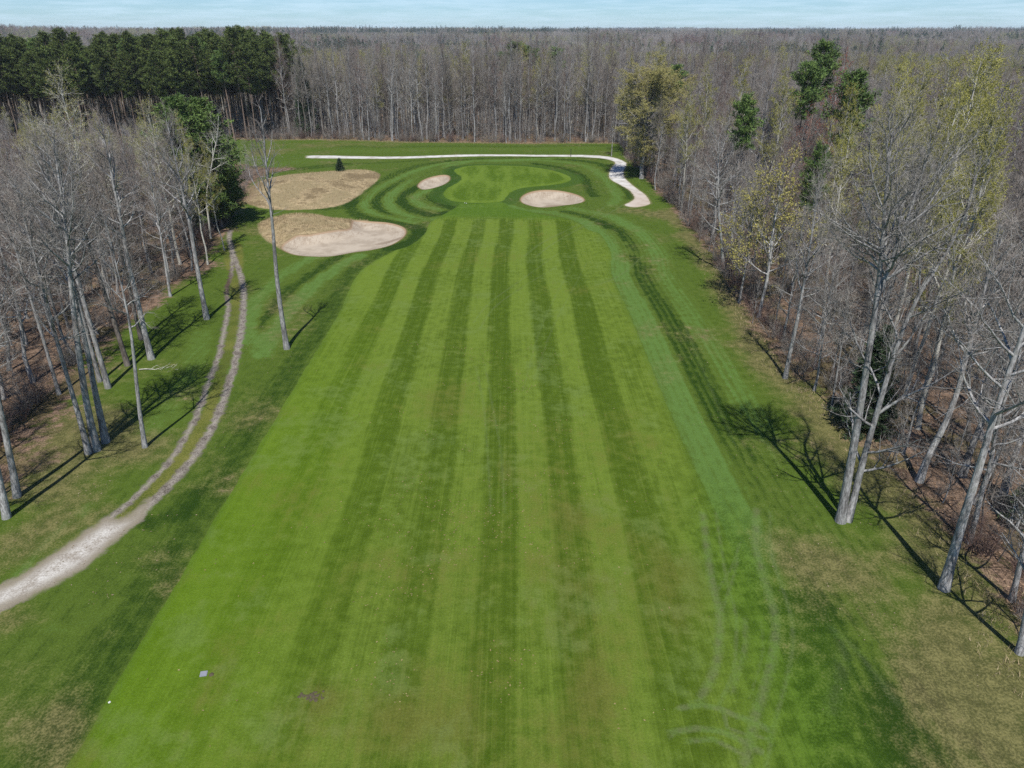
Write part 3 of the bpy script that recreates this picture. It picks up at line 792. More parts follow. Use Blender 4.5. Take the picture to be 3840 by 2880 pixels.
def bare_tree(seed, H, r0, cb=0.4, spread=3.5, npri=14, up=0.10, ang=(68, 22), path=None, twig=1.0, leaf=0.0, leaf_size=0.09, forks=(), fine=1.0, shape=0.45, sides=8):
    """tapering trunk, limbs, branches and twigs; returns (trunk, crown, leaves) geometry"""
    rng = np.random.RandomState(seed)
    trunk, crown, leaves = Geo(), Geo(), Geo()
    stems = []
    if path is None:
        k = 9
        w = np.cumsum(rng.normal(size=(k, 2)) * 0.018 * H / 2, axis=0); w[0] = 0
        path = np.column_stack([w, np.linspace(0, H, k)])
    stems.append((np.asarray(path, float), r0, cb))
    for fp, fr in forks: stems.append((np.asarray(fp, float), fr, 0.18))
    B, D, L, W = [], [], [], []
    LB = []
    for si, (path, r0, cb) in enumerate(stems):
        Hs = path[-1][2]
        kk = 16
        pp = np.array([lerp_path(path, t) for t in np.linspace(0, 1, kk)])
        pp = np.concatenate([pp[:1] - (0, 0, 0.25), pp]) if si == 0 else pp
        tt = np.linspace(0, 1, kk)
        rad = r0 * (1 - 0.88 * tt ** 0.9) + 0.012
        rad = rad * (1 + 0.28 * np.exp(-tt * 34)) if (si == 0 or path[0][2] < 0.5) else rad
        rad = np.concatenate([rad[:1] * 1.05, rad]) if si == 0 else rad
        trunk.tube(pp, rad, sides)
        for i in range(npri):
            t = cb + (1 - cb) * ((i + rng.uniform(0.1, 0.9)) / npri)
            f = (t - cb) / (1 - cb)
            p0 = lerp_path(path, t); rt = r0 * (1 - 0.88 * t ** 0.9) + 0.012
            az = i * 2.399 + rng.uniform(-0.5, 0.5)
            an = math.radians(ang[0] + (ang[1] - ang[0]) * f + rng.uniform(-10, 10))
            prof = math.sin(math.pi * min(1, (f + 0.12) / 1.12) ** shape) if f > 0.02 else 0.4
            prof = max(0.28, prof)
            ln = spread * prof * rng.uniform(0.75, 1.2)
            ln = ln / max(0.55, math.sin(an)) * 0.9
            d0 = np.array((math.sin(an) * math.cos(az), math.sin(an) * math.sin(az), math.cos(an)))
            lp = limb(rng, p0, d0, ln, 5, up, 0.13)
            rl = min(rt * 0.62, 0.026 + ln * 0.017)
            trunk.tube(lp, rl * np.linspace(1, 0.22, 6) + 0.004, 5)
            ns = int((ln * 1.7 + 2) * fine)
            for j in range(ns):
                u = 0.16 + 0.84 * (j + rng.uniform(0, 1)) / ns
                q0 = lerp_path(lp, u); ld = unit(lp[-1] - lp[0])
                sd = unit(ld * rng.uniform(0.5, 1.0) + rng.normal(size=3) * 0.62 + np.array((0, 0, 0.28)))
                sl = (0.30 * ln * (1.15 - u) + rng.uniform(0.5, 1.1))
                sp = limb(rng, q0, sd, sl, 3, up * 1.1, 0.2)
                rs_ = 0.48 * rl * (1 - 0.72 * u) + 0.007
                trunk.tube(sp, rs_ * np.array((1, 0.75, 0.5, 0.25)), 3)
                nt = int((sl * 3.2 + 1) * fine)
                for m in range(nt):
                    w = 0.12 + 0.88 * (m + rng.uniform(0, 1)) / nt
                    b0 = lerp_path(sp, w)
                    td = unit(unit(sp[-1] - sp[0]) * 0.7 + rng.normal(size=3) * 0.6 + np.array((0, 0, 0.25)))
                    tl = rng.uniform(0.45, 1.15) * (1.1 - 0.4 * w)
                    B.append(b0); D.append(td); L.append(tl); W.append(0.0085)
                    nn = int(rng.poisson(5.0 * twig))
                    for _ in range(nn):
                        v = rng.uniform(0.15, 1.0)
                        B.append(b0 + td * tl * v); D.append(unit(td * 0.75 + rng.normal(size=3) * 0.5 + np.array((0, 0, 0.2))))
                        L.append(rng.uniform(0.22, 0.6)); W.append(0.0062)
    B, D, L, W = np.array(B), np.array(D), np.array(L), np.array(W)
    crown.slivers(B, D, L, W, rng)
    if leaf > 0 and len(B):
        n = int(len(B) * leaf)
        ix = rng.randint(0, len(B), n)
        lb = B[ix] + D[ix] * (L[ix] * rng.uniform(0.2, 1.05, n))[:, None]
        leaves.slivers(lb, unit(rng.normal(size=(n, 3))), rng.uniform(0.7, 1.4, n) * leaf_size, rng.uniform(0.3, 0.5, n) * leaf_size, rng)
    return trunk, crown, leaves

def pine(seed, H, r0, cb, spread, nwh, per, droop=0.0, clumps=7, needle=0.34, width=0.05, nper=9, shape='round', side=(0, 0)):
    """conifer: trunk, whorled branches, sprays of needles"""
    rng = np.random.RandomState(seed)
    trunk, crown = Geo(), Geo()
    k = 10
    w = np.cumsum(rng.normal(size=(k, 2)) * 0.006 * H / 2, axis=0); w[0] = 0
    path = np.column_stack([w, np.linspace(0, H, k)])
    rad = r0 * (1 - 0.93 * np.linspace(0, 1, k)) + 0.01; rad[0] *= 1.25
    trunk.tube(np.concatenate([path[:1] - (0, 0, 0.25), path]), np.concatenate([rad[:1], rad]), 8)
    B, D = [], []
    for i in range(nwh):
        f = (i + rng.uniform(0, 0.6)) / nwh; t = cb + (1 - cb) * f
        p0 = lerp_path(path, t)
        for j in range(per):
            az = rng.uniform(0, 2 * math.pi)
            if shape == 'cone': ln = spread * (1 - f) ** 0.85 * rng.uniform(0.8, 1.1) + 0.12
            else: ln = spread * max(0.2, math.sin(math.pi * (0.14 + 0.79 * f) ** 0.95)) * rng.uniform(0.5, 1.25)
            el = (0.55 * f - droop + rng.uniform(-0.15, 0.2))
            d0 = unit(np.array((math.cos(az), math.sin(az), el)))
            lp = limb(rng, p0, d0, ln, 4, 0.05 if shape != 'cone' else 0.02, 0.1)
            trunk.tube(lp, (0.012 + 0.012 * ln) * np.linspace(1, 0.25, 5), 3)
            nc = max(2, int(clumps * ln / spread + 1))
            for c in range(nc):
                u = 0.28 + 0.75 * (c + rng.uniform(0, 1)) / nc
                q = lerp_path(lp, u) + rng.normal(size=3) * np.array((0.2, 0.2, 0.10)) * ln * 0.35
                q[2] += 0.04
                for _ in range(nper):
                    B.append(q + rng.normal(size=3) * 0.10 * needle * 3)
                    dd = rng.normal(size=3) + unit(lp[-1] - lp[0]) * 0.5; dd[2] = abs(dd[2]) * 0.7 + 0.12
                    D.append(unit(dd))
    B, D = np.array(B), np.array(D); n = len(B)
    crown.slivers(B, D, rng.uniform(0.6, 1.2, n) * needle, rng.uniform(0.7, 1.3, n) * width, rng)
    return trunk, crown

class Proto:
    """meshes shared by every tree of one form"""
    def __init__(self, name, trunk, crown, leaves, mt, mc, ml=None):
        self.name = name
        self.trunk = trunk.mesh(name + '_trunk', mt, True)
        self.crown = crown.mesh(name + '_crown', mc, False)
        self.leaves = leaves.mesh(name + '_leaves', ml, False) if (leaves is not None and leaves.V) else None
        parts = [(trunk, mt, True), (crown, mc, False)] + ([(leaves, ml, False)] if self.leaves else [])
        self.parts = parts
        self.h = float(np.concatenate(trunk.V)[:, 2].max()); self.hc = float(np.concatenate(crown.V)[:, 2].max())
    def whole(self):
        """one mesh of the same tree, for the far masses"""
        V, T, MI, S, n = [], [], [], [], 0
        for i, (g, m, s) in enumerate(self.parts):
            v, t = np.concatenate(g.V), np.concatenate(g.T)
            V.append(v); T.append(t + n); n += len(v); MI.append(np.full(len(t), i)); S.append(np.full(len(t), s))
        me = mesh_tris(self.name + '_mass', np.concatenate(V), np.concatenate(T), [m for _, m, _ in self.parts], np.concatenate(MI), np.concatenate(S))
        return bpy.data.objects.new(self.name + '_mass', me)

def zat(x, y): return float(height(np.array([[x, y]]))[0])

def plant(name, proto, x, y, rot=0.0, sc=1.0, label=None, cat='tree', group=None, z=None, tilt=(0, 0)):
    root = bpy.data.objects.new(name, None)
    root.empty_display_size = 0.5
    COL.objects.link(root)
    root.location = (x, y, zat(x, y) if z is None else z)
    root.rotation_euler = (tilt[0], tilt[1], rot)
    root.scale = (sc,) * 3 if not isinstance(sc, tuple) else sc
    for nm, me in (('trunk', proto.trunk), ('crown', proto.crown), ('leaves', proto.leaves)):
        if me is None: continue
        o = bpy.data.objects.new(nm, me); COL.objects.link(o); o.parent = root
    put(root, label, cat, group)
    return root

def spots(poly, spacing, seed, keep=None, box=None):
    """jittered grid of points inside a polygon"""
    r = np.random.RandomState(seed)
    lo, hi = (poly.min(0), poly.max(0)) if box is None else (np.array(box[:2]), np.array(box[2:]))
    gx, gy = np.meshgrid(np.arange(lo[0], hi[0], spacing), np.arange(lo[1], hi[1], spacing))
    Q = np.stack([gx.ravel(), gy.ravel()], 1) + r.uniform(-0.46, 0.46, (gx.size, 2)) * spacing
    Q = Q[inside(Q, poly)]
    if keep is not None: Q = Q[keep(Q)]
    return Q

def in_view(Q, h=18.0, margin=0.10):
    """could a tree of height h standing here show in the picture?"""
    x, y = Q[:, 0], Q[:, 1]
    ok = np.zeros(len(Q), bool)
    for z in (0.0, 0.5 * h, h):
        d = y * CP - (z - CAM_H) * SP
        u = x / np.maximum(d, 0.1) / TANW
        v = -(y * SP + (z - CAM_H) * CP) / np.maximum(d, 0.1) / (TANW * 0.75)
        ok |= (d > 1) & (np.abs(u) < 1 + margin) & (v < 1 + margin)
    return ok

# ------------------------------------------------------------------ forms of trees
R = random.Random(7)
WOOD = []       # slim trees of the dense wood
for i in range(7):
    H = 19.5 + 0.6 * i
    t, c, l = bare_tree(100 + i, H, 0.15 + 0.018 * (i % 4), cb=0.34 + 0.04 * (i % 4), spread=2.3 + 0.25 * (i % 3), npri=18, up=0.10, ang=(60, 14), twig=1.3, fine=1.15)
    WOOD.append(Proto('slim_tree', t, c, l, M_BARKD if i % 3 == 2 else M_BARK, M_TWIGR if i % 5 == 4 else M_TWIG))
BROAD = []      # wide-crowned trees at the edge of the woods
for i in range(6):
    H = 15.5 + 0.9 * i
    t, c, l = bare_tree(200 + i, H, 0.17 + 0.02 * (i % 3), cb=0.22 + 0.05 * (i % 3), spread=3.9 + 0.4 * (i % 3), npri=22, up=0.045, ang=(78, 14), twig=1.35, fine=1.2)
    BROAD.append(Proto('broad_tree', t, c, l, M_BARK if i % 3 else M_BARKD, M_TWIGR if i == 4 else M_TWIG))
SAPL = []       # thin young trees
for i in range(4):
    t, c, l = bare_tree(300 + i, 6.5 + 1.3 * i, 0.045 + 0.008 * i, cb=0.15, spread=1.25 + 0.15 * i, npri=13, up=0.12, ang=(62, 20), twig=0.8, sides=5)
    SAPL.append(Proto('sapling', t, c, l, M_BARK if i % 2 else M_BARKD, M_TWIG))
ASPEN = []      # pale-barked trees with leaves just opening
for i in range(4):
    t, c, l = bare_tree(400 + i, 19.0 + 1.2 * i, 0.19, cb=0.36, spread=3.5 + 0.3 * (i % 2), npri=19, up=0.08, ang=(64, 14), twig=0.9, leaf=12.0, leaf_size=0.062)
    ASPEN.append(Proto('aspen', t, c, l, M_PALE, M_TWIGP, M_BUD))
ASPENL = []     # the same with hardly a leaf out
for i in range(2):
    t, c, l = bare_tree(440 + i, 19.0 + 1.2 * i, 0.19, cb=0.34, spread=4.0, npri=22, up=0.06, ang=(68, 14), twig=1.1, leaf=2.2, leaf_size=0.06, fine=1.1)
    ASPENL.append(Proto('pale_aspen', t, c, l, M_PALE, M_TWIGP, M_BUD))
t, c, l = bare_tree(450, 20.6, 0.34, cb=0.16, spread=7.6, npri=46, up=0.02, ang=(88, 26), twig=1.0, leaf=11.0, leaf_size=0.075, shape=1.5, fine=1.2)
ROUND = Proto('round_budding_tree', t, c, l, M_BARK, plain('tan_twigs', (0.30, 0.27, 0.17), (0.28, 0.25, 0.16)), leafy('tan_buds', (0.330, 0.305, 0.105), (0.460, 0.420, 0.165)))
t, c, l = bare_tree(460, 9.0, 0.10, cb=0.25, spread=2.8, npri=16, up=0.1, ang=(75, 25), twig=0.9, leaf=3.5, leaf_size=0.085)
YELLOW = Proto('yellow_budding_tree', t, c, l, M_BARK, M_TWIG, M_BUDY)
t, c, l = bare_tree(470, 18.0, 0.17, cb=0.3, spread=3.0, npri=17, up=0.14, ang=(60, 16), twig=0.9, leaf=3.0, leaf_size=0.075)
REDMAPLE = Proto('red_budding_tree', t, c, l, M_BARK, M_TWIGR, plain('red_buds', (0.23, 0.085, 0.055), (0.20, 0.075, 0.05)))
REDP = []
for i in range(3):
    t, c = pine(500 + i, 24.0 + 0.9 * i, 0.17, 0.52, 3.2, 18, 7, clumps=8, needle=0.52, width=0.085, nper=10)
    REDP.append(Proto('red_pine', t, c, None, M_PINEB, M_NEEDLE))
WHITEP = []
for i in range(3):
    t, c = pine(520 + i, 18.0, 0.26, 0.08, 4.6, 30, 7, clumps=15, needle=0.52, width=0.075, nper=12)
    WHITEP.append(Proto('white_pine', t, c, None, M_PINEB, M_NEEDLEW))
WHITEH = []      # white pines of the woods, crowns carried high
for i in range(3):
    t, c = pine(530 + i, 20.0, 0.22, 0.66, 3.0, 13, 6, clumps=11, needle=0.5, width=0.065, nper=10)
    WHITEH.append(Proto('woodland_pine', t, c, None, M_PINEB, M_NEEDLEW))
t, c = pine(540, 2.55, 0.05, 0.03, 0.82, 24, 9, droop=-0.15, clumps=7, needle=0.17, width=0.022, nper=8, shape='cone')
SPRUCE = Proto('spruce', t, c, None, M_PINEB, M_SPRUCE)
t, c = pine(541, 8.0, 0.13, 0.02, 2.2, 26, 9, droop=0.05, clumps=11, needle=0.32, width=0.06, nper=10, shape='cone')
HEMLOCK = Proto('hemlock', t, c, None, M_PINEB, M_SPRUCE)

# ------------------------------------------------------------------ the trees one can point at
taken = []
SPECIAL = []
def hero(name, base, way, dia, cb, spread, seed, label, npri=21, twig=1.0, H=None, up=0.08, ang=(66, 15), forks=(), mt=None, mc=None, leaf=0.0, cat='tree', fine=1.2, lean=0.0, group=None):
    x0, y0 = px(*base)
    P = [(0.0, 0.0, 0.0)]
    for i, w in enumerate(way):
        x, z = at_depth(w[0], w[1], y0 + lean * (i + 1))
        P.append((x - x0, lean * (i + 1), z))
    if H is not None and P[-1][2] < H:                              # carry the stem on to its full height
        a, b = np.array(P[-2]), np.array(P[-1]); d = (b - a) / (b[2] - a[2])
        P.append(tuple(b + d * (H - b[2]) * np.array((0.6, 0.6, 1.0))))
    P = catmull(P, False, 1.2)
    fk = []
    for fw, fr in forks:
        q = [tuple(P[np.argmin(np.abs(P[:, 2] - at_depth(fw[0][0], fw[0][1], y0)[1]))])] if fw[0] != base else [(0.0, 0.0, -0.1)]
        for w in fw[1:]:
            x, z = at_depth(w[0], w[1], y0); q.append((x - x0, 0.0, z))
        fk.append((catmull(q, False, 1.2), fr / 2))
    t, c, l = bare_tree(seed, P[-1][2], dia / 2, cb=cb, spread=spread, npri=npri, up=up, ang=ang, path=P, twig=twig, leaf=leaf, forks=fk, fine=fine, sides=10)
    pr = Proto(name, t, c, l, mt or M_BARK, mc or M_TWIG, M_BUD)
    taken.append((x0, y0))
    return plant(name, pr, x0, y0, label=label, cat=cat, group=group)

BT = 'bare_tree'
hero(BT, (620,755), [(608,680),(598,600),(590,500),(585,450),(577,380),(570,300)], 0.44, 0.58, 2.5, 11, 'lone slender bare tree standing in the grass between lane and fairway', npri=15, twig=0.7, H=19.6, ang=(48, 12), fine=0.75)
hero(BT, (1815,1128), [(1832,1030),(1850,930),(1868,820),(1880,740),(1890,670),(1895,640),(1903,560),(1911,450),(1920,340)], 0.50, 0.66, 4.0, 12,
     'tall bare tree with two trunks from one base beside the fairway', npri=18, twig=1.0, H=21.0,
     forks=[([(1895,640),(1908,610),(1925,570),(1950,500),(1975,430),(2000,350)], 0.30),
            ([(1815,1128),(1834,1130),(1848,1060),(1870,975),(1895,890),(1915,820),(1930,770),(1948,720),(1975,655),(2010,600),(2050,540),(2085,460),(2110,380)], 0.42)])
hero(BT, (2037,1276), [(2058,1200),(2079,1126),(2112,1020),(2146,903),(2179,803),(2212,714),(2240,620)], 0.46, 0.48, 3.8, 13, 'thick bare tree leaning out over the dry grass at the right edge', H=18.5)
hero(BT, (1696,818), [(1705,770),(1718,714),(1732,640),(1746,559),(1756,490)], 0.32, 0.42, 2.6, 14, 'slim bare tree at the edge of the fairway woods behind the twin-trunked tree', H=15.5)
hero(BT, (1985,1042), [(2005,985),(2030,940),(2051,895),(2070,840),(2085,780)], 0.42, 0.5, 3.0, 15, 'bare tree leaning right in the leaf litter behind the twin-trunked tree', H=15.0)
hero(BT, (1862,812), [(1885,730),(1910,660),(1935,590),(1950,520)], 0.42, 0.5, 2.8, 16, 'bare tree with its leaning trunk seen just behind the forked crown', H=16.5)
hero(BT, (327,775), [(312,715),(297,650),(280,580),(265,500),(252,430)], 0.50, 0.5, 3.0, 21, 'straight pale-trunked bare tree on the grass verge left of the lane', H=18.5)
hero(BT, (447,690), [(437,640),(428,590),(420,545),(411,490),(396,425)], 0.46, 0.44, 3.2, 22, 'pale-trunked bare tree standing closest to the lane bend', H=17.5)
hero(BT, (313,965), [(303,900),(295,830),(288,760),(281,705),(268,640),(248,560)], 0.28, 0.55, 1.9, 23, 'thin crooked bare tree alone beside the gravel lane', npri=14, twig=0.8, H=15.0)
hero(BT, (192,980), [(175,915),(150,830),(128,755),(108,680),(90,610)], 0.36, 0.45, 2.4, 24, 'leaning slender bare tree, outermost left of the three-trunk clump', H=16.5)
hero(BT, (209,973), [(196,915),(180,830),(170,760),(160,680),(150,590),(144,500)], 0.46, 0.55, 3.0, 25, 'tallest bare tree in the middle of the three-trunk clump', H=19.5)
hero(BT, (229,955), [(216,895),(200,820),(188,755),(172,690),(158,620)], 0.44, 0.5, 2.8, 26, 'bare tree with flared base, nearest the lane in the three-trunk clump', H=18.0)
hero(BT, (234,838), [(218,780),(200,720),(182,655),(166,600)], 0.38, 0.5, 2.8, 27, 'bare grey tree behind the three-trunk clump with dead branches beside it', H=17.5)
hero(BT, (276,789), [(262,745),(245,690),(228,640),(208,580)], 0.40, 0.5, 2.7, 28, 'dark shaded bare tree behind the thin crooked tree', H=17.5, mt=M_BARKD)  # this trunk's shade is put into its colour by the darker bark
hero(BT, (305,733), [(294,690),(283,640),(272,590)], 0.32, 0.5, 2.4, 29, 'slim dark bare tree just behind the straight pale trunk', H=16.5, mt=M_BARKD)
hero(BT, (216,824), [(203,775),(188,720)], 0.30, 0.5, 2.2, 30, 'thin bare tree leaning close beside a grey one at the wood edge', H=16.0)
hero(BT, (38,1074), [(27,1010),(14,950),(0,880)], 0.38, 0.5, 2.6, 31, 'pale bare tree cut by the left picture edge above the lane', H=17.0)
hero(BT, (15,1119), [(4,1060),(-12,990),(-30,900)], 0.38, 0.5, 2.6, 32, 'lowest bare tree at the left picture edge, casting a long shadow', H=17.5)
hero(BT, (20,735), [(3,670),(-14,600)], 0.60, 0.5, 3.0, 33, 'thick dark bare trunk at the left picture edge in the litter', H=18.0, mt=M_BARKD)
hero(BT, (128,853), [(113,800),(97,745),(80,690)], 0.26, 0.5, 2.0, 34, 'thin bare tree rising beside the dark puddle of shade in the litter', H=14.5)
hero(BT, (368,641), [(360,590),(352,540),(344,490)], 0.26, 0.45, 2.2, 35, 'small bare tree at the corner of the leaf litter left of the lane', H=14.5)
hero(BT, (2200,1415), [(2212,1350),(2228,1270)], 0.30, 0.3, 2.6, 36, 'low branching bare tree in the bottom corner of the woods', H=9.5, npri=18)
hero(BT, (2183,1304), [(2200,1230),(2222,1140)], 0.26, 0.3, 2.4, 37, 'slim bare tree beside the thick leaning one, branches hanging low', H=10.0, npri=18)
hero(BT, (1796,881), [(1806,820),(1814,770)], 0.13, 0.25, 1.4, 38, 'thin bare sapling at the dry-grass edge left of the dark evergreen', H=8.0, npri=14)
hero('pale_birch_tree', (455,515), [(450,470),(446,420),(455,370),(462,330),(470,290)], 0.26, 0.40, 3.0, 40, 'white-limbed bare tree in front of the big dark green pine', H=15.5, mt=M_PALE, mc=M_TWIGP, npri=14, twig=0.5, ang=(70, 25), up=0.0)
hero(BT, (1563,588), [(1560,545),(1556,500),(1552,455)], 0.34, 0.25, 4.6, 41, 'wide-crowned bare tree at the wood edge throwing a broad shadow on the rough', H=14.5, npri=22, ang=(80, 18), up=0.03)
hero(BT, (1321,338), [(1322,320),(1323,300)], 0.16, 0.25, 1.3, 42, 'small bare tree standing alone beside the bend of the cart path', H=9.0)
# trees just outside the frame whose shadows lie across the lane and the grass
for (x, y, s, lb) in ((-30.5, 31.0, 0.9, 'bare tree beyond the left picture edge shading the rough'),):
    plant(BT, BROAD[3], x, y, 1.3 * x, s, label=lb); taken.append((x, y))

# ------------------------------------------------------------------ evergreens
def pine_at(name, proto, base, sc, rot, label, Y=None, top=None, cat='tree', wide=1.0, group=None):
    if Y is None: x, y = px(*base)
    else: x, y = at_depth(base[0], base[1], Y)[0], Y
    if top is not None:
        z = at_depth(top[0], top[1], y)[1]; sc = z / proto.hc
    taken.append((x, y)); SPECIAL.append((x, y))
    return plant(name, proto, x, y, rot, (sc * wide, sc * wide, sc), label=label, cat=cat, group=group)
PT = 'pine_tree'
pine_at(PT, WHITEP[0], (478,492), 1, 0.5, 'big bright green white pine beside the lane end', top=(440,205))
pine_at(PT, WHITEP[1], (430,505), 1, 2.0, 'white pine just left of the big bright green one', top=(385,195))
pine_at(PT, WHITEP[2], (505,470), 1, 4.0, 'low dark pine with a black shadow on the straw edge', top=(495,345), wide=1.15)
pine_at('spruce_tree', SPRUCE, (735,370), 1, 0.3, 'small dark spruce standing alone on the straw patch', top=(735,340), wide=1.2)
pine_at('hemlock_tree', HEMLOCK, (1862,930), 1, 0.8, 'dark evergreen right behind the twin-trunked bare tree', top=(1880,700), wide=0.95)
pine_at('hemlock_tree', HEMLOCK, (2240,1150), 0.8, 2.8, 'dark evergreen half cut by the right picture edge')
pine_at(PT, WHITEH[0], (1800,0), 1, 1.0, 'tall pine breaking the skyline above the right woods', Y=118.0, top=(1832,78), wide=0.78)
pine_at(PT, WHITEH[2], (1775,0), 1, 3.0, 'pine just below the skyline pine in the right woods', Y=108.0, top=(1790,122), wide=0.85)
pine_at(PT, WHITEH[1], (1640,0), 1, 5.0, 'green pine alone among bare trees in the middle of the right woods', Y=92.0, top=(1655,197), wide=0.8)
pine_at(PT, WHITEH[2], (1475,0), 1, 0.4, 'small pine behind the round yellow-green tree', Y=160.0, top=(1480,132), wide=0.9)
pine_at(PT, WHITEH[0], (1890,0), 1, 2.2, 'pine among the yellow-green trees of the right woods', Y=80.0, top=(1908,140), wide=0.75)
pine_at(PT, WHITEH[1], (1828,0), 1, 2.9, 'dark pine low in the right woods below the yellow-green trees', Y=66.0, top=(1838,300), wide=0.55)
pine_at(PT, WHITEH[0], (1112,0), 1, 0.9, 'pine on the skyline of the far wood above the green', Y=232.0, top=(1113,84), wide=1.2)
pine_at(PT, WHITEH[1], (1135,0), 1, 2.9, 'smaller pine right beside the skyline pine above the green', Y=236.0, top=(1140,90), wide=1.0)
pine_at(PT, WHITEH[2], (1203,0), 1, 4.9, 'pine showing right of the skyline pair in the far wood', Y=224.0, top=(1203,96), wide=1.0)
pine_at('hemlock_tree', HEMLOCK, (632,0), 1, 4.9, 'narrow dark evergreen among bare trees of the far wood', Y=202.0, top=(630,118), wide=0.6)

# ------------------------------------------------------------------ budding trees
BU = 'budding_tree'
def bud_at(base, proto, Y, top, rot, label, wide=1.0):
    x = at_depth(base, top[1], Y)[0]; z = at_depth(top[0], top[1], Y)[1]
    sc = z / proto.hc
    taken.append((x, Y)); SPECIAL.append((x, Y))
    return plant(BU, proto, x, Y, rot, (sc * wide, sc * wide, sc), label=label)
x, y = px(1386,386)
wr = np.ptp(np.concatenate(ROUND.parts[1][0].V)[:, 0]); zr = at_depth(1385, 106, y)[1]
plant(BU, ROUND, x, y, 0.7, (17.0 / wr, 17.0 / wr, zr / ROUND.hc), label='big round yellow-green tree at the bend of the cart path'); taken.append((x, y)); SPECIAL.append((x, y))
for b_, p_, Y_, tp, w_, lb in (
    (2175, 0, 62, (2175,75), 1.0, 'tallest yellow-green tree reaching the skyline at the right edge'),
    (2100, 1, 70, (2100,92), 1.0, 'yellow-green tree left of the tallest one at the right edge'),
    (2010, 2, 76, (2010,112), 1.0, 'yellow-green tree with white limbs in the right woods'),
    (1940, 3, 84, (1940,128), 1.0, 'yellow-green tree right of the pines in the right woods'),
    (2140, 2, 50, (2140,150), 0.9, 'yellow-green tree in front of the tallest one'),
    (2060, 3, 58, (2055,170), 0.9, 'pale-limbed budding tree above the twin-trunked tree'),
    (1850, 1, 78, (1850,165), 0.9, 'budding tree just below the skyline pines'),
    (1870, 0, 66, (1875,235), 0.85, 'lower budding tree between the pines and the twin-trunked tree'),
    (2190, 3, 44, (2200,190), 0.9, 'yellow-green tree lowest at the right edge of the picture'),
    (1975, 0, 92, (1975,108), 1.0, 'yellow-green tree just right of the skyline pine'),
    (2050, 1, 86, (2050,98), 1.0, 'yellow-green tree between the two tallest on the right'),
    (2135, 0, 78, (2140,84), 1.0, 'tall yellow-green tree second from the right edge'),
    (1990, 1, 62, (1995,200), 0.9, 'yellow-green tree straight above the forked bare crown'),
    (1690, 0, 104, (1690,140), 0.9, 'hazy green budding tree with white limbs in the right woods'),
    (1600, 2, 122, (1600,112), 1.0, 'hazy yellow-green tree right of the round tree'),
    (1540, 3, 128, (1545,128), 0.9, 'hazy yellow-green tree behind the round tree'),
    (1500, 1, 112, (1505,170), 0.8, 'pale-limbed budding tree below the hazy yellow-green ones'),
    (100, 0, 78, (105,122), 1.15, 'wide pale-limbed budding tree in the left woods'),
    (310, 1, 84, (318,188), 1.0, 'white-limbed budding tree left of the white pines'),
    (30, 2, 82, (20,200), 0.9, 'budding tree at the left edge below the pine plantation'),
    (385, 3, 84, (375,235), 0.8, 'yellow-green tree in front of the white pines'),
    (440, 2, 90, (430,290), 0.7, 'small yellow-green tree against the big pine'),
    (1008, 1, 206, (1008,84), 1.0, 'faintly green tree in the middle of the far wood'),
):
    bud_at(b_, (ASPENL[p_ % 2] if b_ < 360 else ASPEN[p_]), Y_, tp, 0.37 * b_, lb, w_)
bud_at(1700, YELLOW, 66, (1690,305), 1.0, 'small yellow-leaved tree low in the right woods', 1.1)
bud_at(1640, YELLOW, 70, (1630,355), 2.0, 'yellow-leaved tree left of the other small yellow one', 1.0)
bud_at(1835, REDMAPLE, 112, (1835,100), 2.0, 'reddish budding tree against the skyline pine', 0.9)
bud_at(1745, REDMAPLE, 108, (1745,205), 3.0, 'reddish budding tree left of the skyline pines', 0.9)

# ------------------------------------------------------------------ the woods: 300 nearest bare trees one by one, the rest as masses
taken_a = np.array(taken)
x, y = px(1386,386)
clear = np.array([(x, y), (x + 0.5, y - 3.5), (x - 2, y + 3), (x + 3, y + 2)])       # the round tree stands free
def free(Q, d=2.0):
    if len(Q) and d > 1.0: return np.array([np.min(np.hypot(*(taken_a - q).T)) > d and np.min(np.hypot(*(clear - q).T)) > 4.2 for q in Q])
    return np.array([np.min(np.hypot(*(taken_a - q).T)) > d for q in Q]) if len(Q) else np.zeros(0, bool)

VB = (-400, -5, 400, 240)
Qr = spots(wood_right, 3.9, 21, box=(10, 8, 150, 192)); Qr = Qr[in_view(Qr) & free(Qr, 1.8)]
Ql = spots(wood_left, 3.3, 22, box=(-130, 20, -20, 165)); Ql = Ql[in_view(Ql) & free(Ql, 1.8) & (Ql[:, 1] < 108)]
Qf = spots(wood_far, 3.3, 23, box=(-190, 186, 90, 226)); Qf = Qf[in_view(Qf) & free(Qf, 1.5)]
dr_, dl_, df_ = -sdf(Qr, wood_right), -sdf(Ql, wood_left), -sdf(Qf, wood_far)
plantation = lambda Q: (Q[:, 0] < -58 - (Q[:, 1] - 195) * 0.2) & (Q[:, 1] > 178)
Qf = Qf[~plantation(Qf)]; df_ = -sdf(Qf, wood_far)
